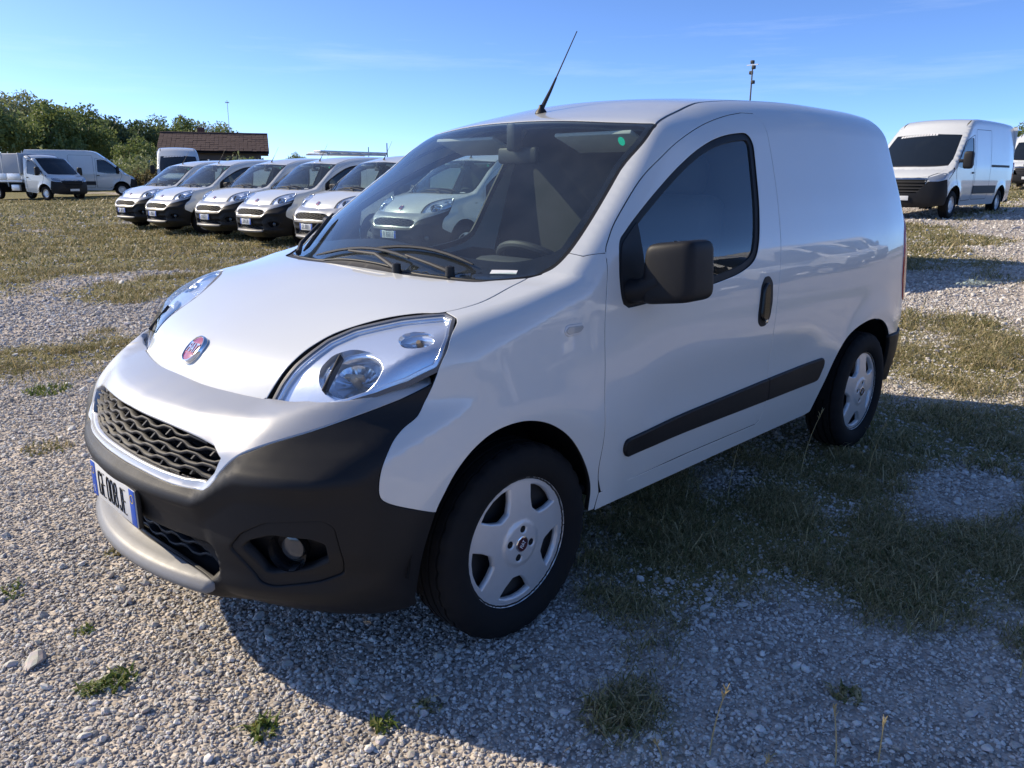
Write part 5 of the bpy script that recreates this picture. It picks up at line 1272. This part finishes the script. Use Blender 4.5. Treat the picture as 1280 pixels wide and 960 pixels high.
def scatter():
    P = []; S_ = []
    for d0, d1, dens, r0, r1 in ((.8,2.6,11000,.0032,.0080), (2.6,4.2,7200,.0038,.0090), (4.2,6.5,3400,.0054,.0115), (6.5,10,900,.010,.018), (10,17,330,.013,.024), (17,34,75,.018,.036)):
        A = math.pi*(d1*d1-d0*d0); n = int(A*dens); rr_ = np.sqrt(d0*d0+(d1*d1-d0*d0)*rng.random(n)); an = 2*math.pi*rng.random(n); x = CAM_LOC[0]+rr_*np.cos(an); y = CAM_LOC[1]+rr_*np.sin(an)
        ok, zc = visible(x, y, 0., .30 if d0 < 6 else .12); x, y = x[ok], y[ok]; g = patches(np.stack([x, y], 1)); keep = rng.random(len(x)) > g*.85
        x, y = x[keep], y[keep]; s = r0+(r1-r0)*rng.random(len(x))**2.2; big_ = rng.random(len(x)); s = np.where(big_ < .02, s*2.0, s); s = np.where(big_ > .72, s*.62, s)
        pale = fbm(x, y, 1.3, 40); s = s*(.85+.35*pale)
        P.append(np.stack([x, y, terr_xy(x, y)+s*.28], 1)); S_.append(s)
    P = np.vstack(P); s = np.concatenate(S_); n = len(P); print('stones', n)
    me = bpy.data.meshes.new('gravel'); me.vertices.add(n); me.vertices.foreach_set('co', P.astype(np.float32).ravel())
    sc_ = np.stack([s*(.8+.7*rng.random(n)), s*(.7+.5*rng.random(n)), s*(.45+.4*rng.random(n))], 1); a = me.attributes.new('scl', 'FLOAT_VECTOR', 'POINT'); a.data.foreach_set('vector', sc_.astype(np.float32).ravel())
    ro = np.stack([rng.normal(size=n)*.35, rng.normal(size=n)*.35, rng.random(n)*6.28], 1); a = me.attributes.new('rot', 'FLOAT_VECTOR', 'POINT'); a.data.foreach_set('vector', ro.astype(np.float32).ravel())
    o = obj('gravel', me); tag(o, 'loose grey gravel stones covering the yard', 'gravel', kind='stuff')
    ng = bpy.data.node_groups.new('scatter_stones', 'GeometryNodeTree'); ng.interface.new_socket('Geometry', in_out='INPUT', socket_type='NodeSocketGeometry'); ng.interface.new_socket('Geometry', in_out='OUTPUT', socket_type='NodeSocketGeometry')
    N = ng.nodes; i_ = N.new('NodeGroupInput'); o_ = N.new('NodeGroupOutput'); ip = N.new('GeometryNodeInstanceOnPoints'); ci = N.new('GeometryNodeCollectionInfo'); ci.inputs['Collection'].default_value = stones; ci.inputs['Separate Children'].default_value = True; ci.inputs['Reset Children'].default_value = True
    ns = N.new('GeometryNodeInputNamedAttribute'); ns.data_type = 'FLOAT_VECTOR'; ns.inputs[0].default_value = 'scl'; nr = N.new('GeometryNodeInputNamedAttribute'); nr.data_type = 'FLOAT_VECTOR'; nr.inputs[0].default_value = 'rot'
    L = ng.links; L.new(i_.outputs[0], ip.inputs['Points']); L.new(ci.outputs[0], ip.inputs['Instance']); ip.inputs['Pick Instance'].default_value = True; L.new(ns.outputs[0], ip.inputs['Scale']); L.new(nr.outputs[0], ip.inputs['Rotation']); L.new(ip.outputs[0], o_.inputs[0])
    md = o.modifiers.new('stones', 'NODES'); md.node_group = ng
scatter()
# grass
def grassmat(name, stops):
    m = bpy.data.materials.new(name); m.use_nodes = True; MAT[name] = m; n = m.node_tree.nodes; L = m.node_tree.links; b = n['Principled BSDF']; b.inputs['Roughness'].default_value = .55
    g = n.new('ShaderNodeNewGeometry'); r = n.new('ShaderNodeValToRGB'); e = r.color_ramp.elements
    while len(e) < len(stops): e.new(.5)
    for q, (p, c) in zip(e, stops): q.position = p; q.color = (*c, 1)
    L.new(g.outputs['Random Per Island'], r.inputs[0]); L.new(r.outputs[0], b.inputs['Base Color'])
    tl = n.new('ShaderNodeBsdfTranslucent'); L.new(r.outputs[0], tl.inputs[0]); ms = n.new('ShaderNodeMixShader'); ms.inputs[0].default_value = .3; L.new(b.outputs[0], ms.inputs[1]); L.new(tl.outputs[0], ms.inputs[2]); L.new(ms.outputs[0], n['Material Output'].inputs[0])
grassmat('grass', ((0, (.11,.13,.04)), (.25, (.19,.185,.065)), (.5, (.32,.27,.12)), (.75, (.46,.37,.19)), (1, (.56,.47,.28))))
grassmat('grass_green', ((0, (.07,.12,.02)), (.5, (.13,.18,.035)), (.9, (.22,.24,.06)), (1, (.32,.27,.10))))
grassmat('straw', ((0, (.42,.34,.17)), (1, (.55,.46,.24))))
def blades(B, h, w, lean):
    """two-segment blades at base points B as separate triangles/quads: returns quads (with a pinched tip)"""
    n = len(B); a = rng.random(n)*6.283; la = a+rng.normal(size=n)*.9; side = np.stack([np.cos(a+1.57), np.sin(a+1.57), 0*a], 1)*w[:, None]; ln = np.stack([np.cos(la), np.sin(la), 0*a], 1)*(lean*h)[:, None]; up = np.stack([0*h, 0*h, h], 1)
    m = B+ln*.35+up*.6; t = B+ln+up*(1-.35*lean**2)[:, None]
    return np.concatenate([np.stack([B-side, B+side, m+side*.75, m-side*.75], 1), np.stack([m-side*.75, m+side*.75, t+side*.12, t-side*.12], 1)], 1).reshape(-1, 3)
def grass():
    Q = []
    for d0, d1, dens, h0, w0 in ((.8,4.2,26000,.052,.0019), (4.2,8,9500,.058,.0030), (8,14,1900,.08,.0050), (14,26,520,.09,.010), (26,48,120,.10,.022)):
        A = math.pi*(d1*d1-d0*d0); n = int(A*dens/2.73); rr_ = np.sqrt(d0*d0+(d1*d1-d0*d0)*rng.random(n)); an = YAW+(rng.random(n)-.5)*2.3; x = CAM_LOC[0]+rr_*np.cos(an); y = CAM_LOC[1]+rr_*np.sin(an)
        g = patches(np.stack([x, y], 1)); cl = vnoise(x, y, .16*(1+d0*.12), 77); ok = (rng.random(n) < g**1.15*(.25+1.1*sstep(.35, .75, cl))); ok &= visible(x, y, 0., .25 if d0 < 8 else .08)[0]
        x, y, g, cl = x[ok], y[ok], g[ok], cl[ok]; k = len(x); h = h0*(.35+.9*rng.random(k)**1.6)*(.55+.8*cl); h = np.where(rng.random(k) < .015, h*2.4, h)
        w = w0*(.6+.7*rng.random(k)); Q.append(blades(np.stack([x, y, terr_xy(x, y)-.004], 1), h, w, (.5+1.2*rng.random(k))))
    Q = np.vstack(Q); print('blades', len(Q)//8); o = obj('grass', fast_mesh('grass', Q, 4, 'grass')); tag(o, 'dry and green grass growing in patches through the gravel', 'grass', kind='stuff')
grass()
def weed(x, y, r, n, h, m, label):
    a = rng.random(n)*6.28; q = r*np.sqrt(rng.random(n)); B = np.stack([x+q*np.cos(a), y+q*np.sin(a), terr_xy(x+q*np.cos(a), y+q*np.sin(a))-.003], 1)
    o = obj('weed_tuft', fast_mesh('weed_tuft', blades(B, h*(.4+.8*rng.random(n)), (.0035+.003*rng.random(n)), .4+.9*rng.random(n)), 4, m)); tag(o, label, 'weed', 'weed tufts on the gravel')
for a in WEEDS: weed(*a)
def stalk(x, y, h, dx, dy, label):
    z = float(terr_xy(x, y)); pts = [(x+dx*t*t, y+dy*t*t, z-.01+h*t) for t in np.linspace(0, 1, 7)]
    b = BM().tube(pts, [.0022,.0021,.002,.0018,.0016,.0014,.0008], 5)
    for k in range(9):
        p = Vector(pts[-1])-Vector((dx*.25, dy*.25, h*.14))*(k/9); b.tube([p, p+Vector((rng.normal()*.006, rng.normal()*.006, .018))], [.0016,.0006], 4)
    o = b.build('grass_stalk', 'straw'); tag(o, label, 'grass stalk', 'dry grass stalks near the camera')
for a in STALKS: stalk(*a)
def rock(x, y, s, label):
    so = stones.objects[int(rng.integers(3))].data; o = obj('rock', so.copy(), None, (x, y, float(terr_xy(x, y))+s[2]*.3), (.1, .1, rng.random()*6)); o.scale = s; tag(o, label, 'rock')
for a in ROCKS: rock(*a)
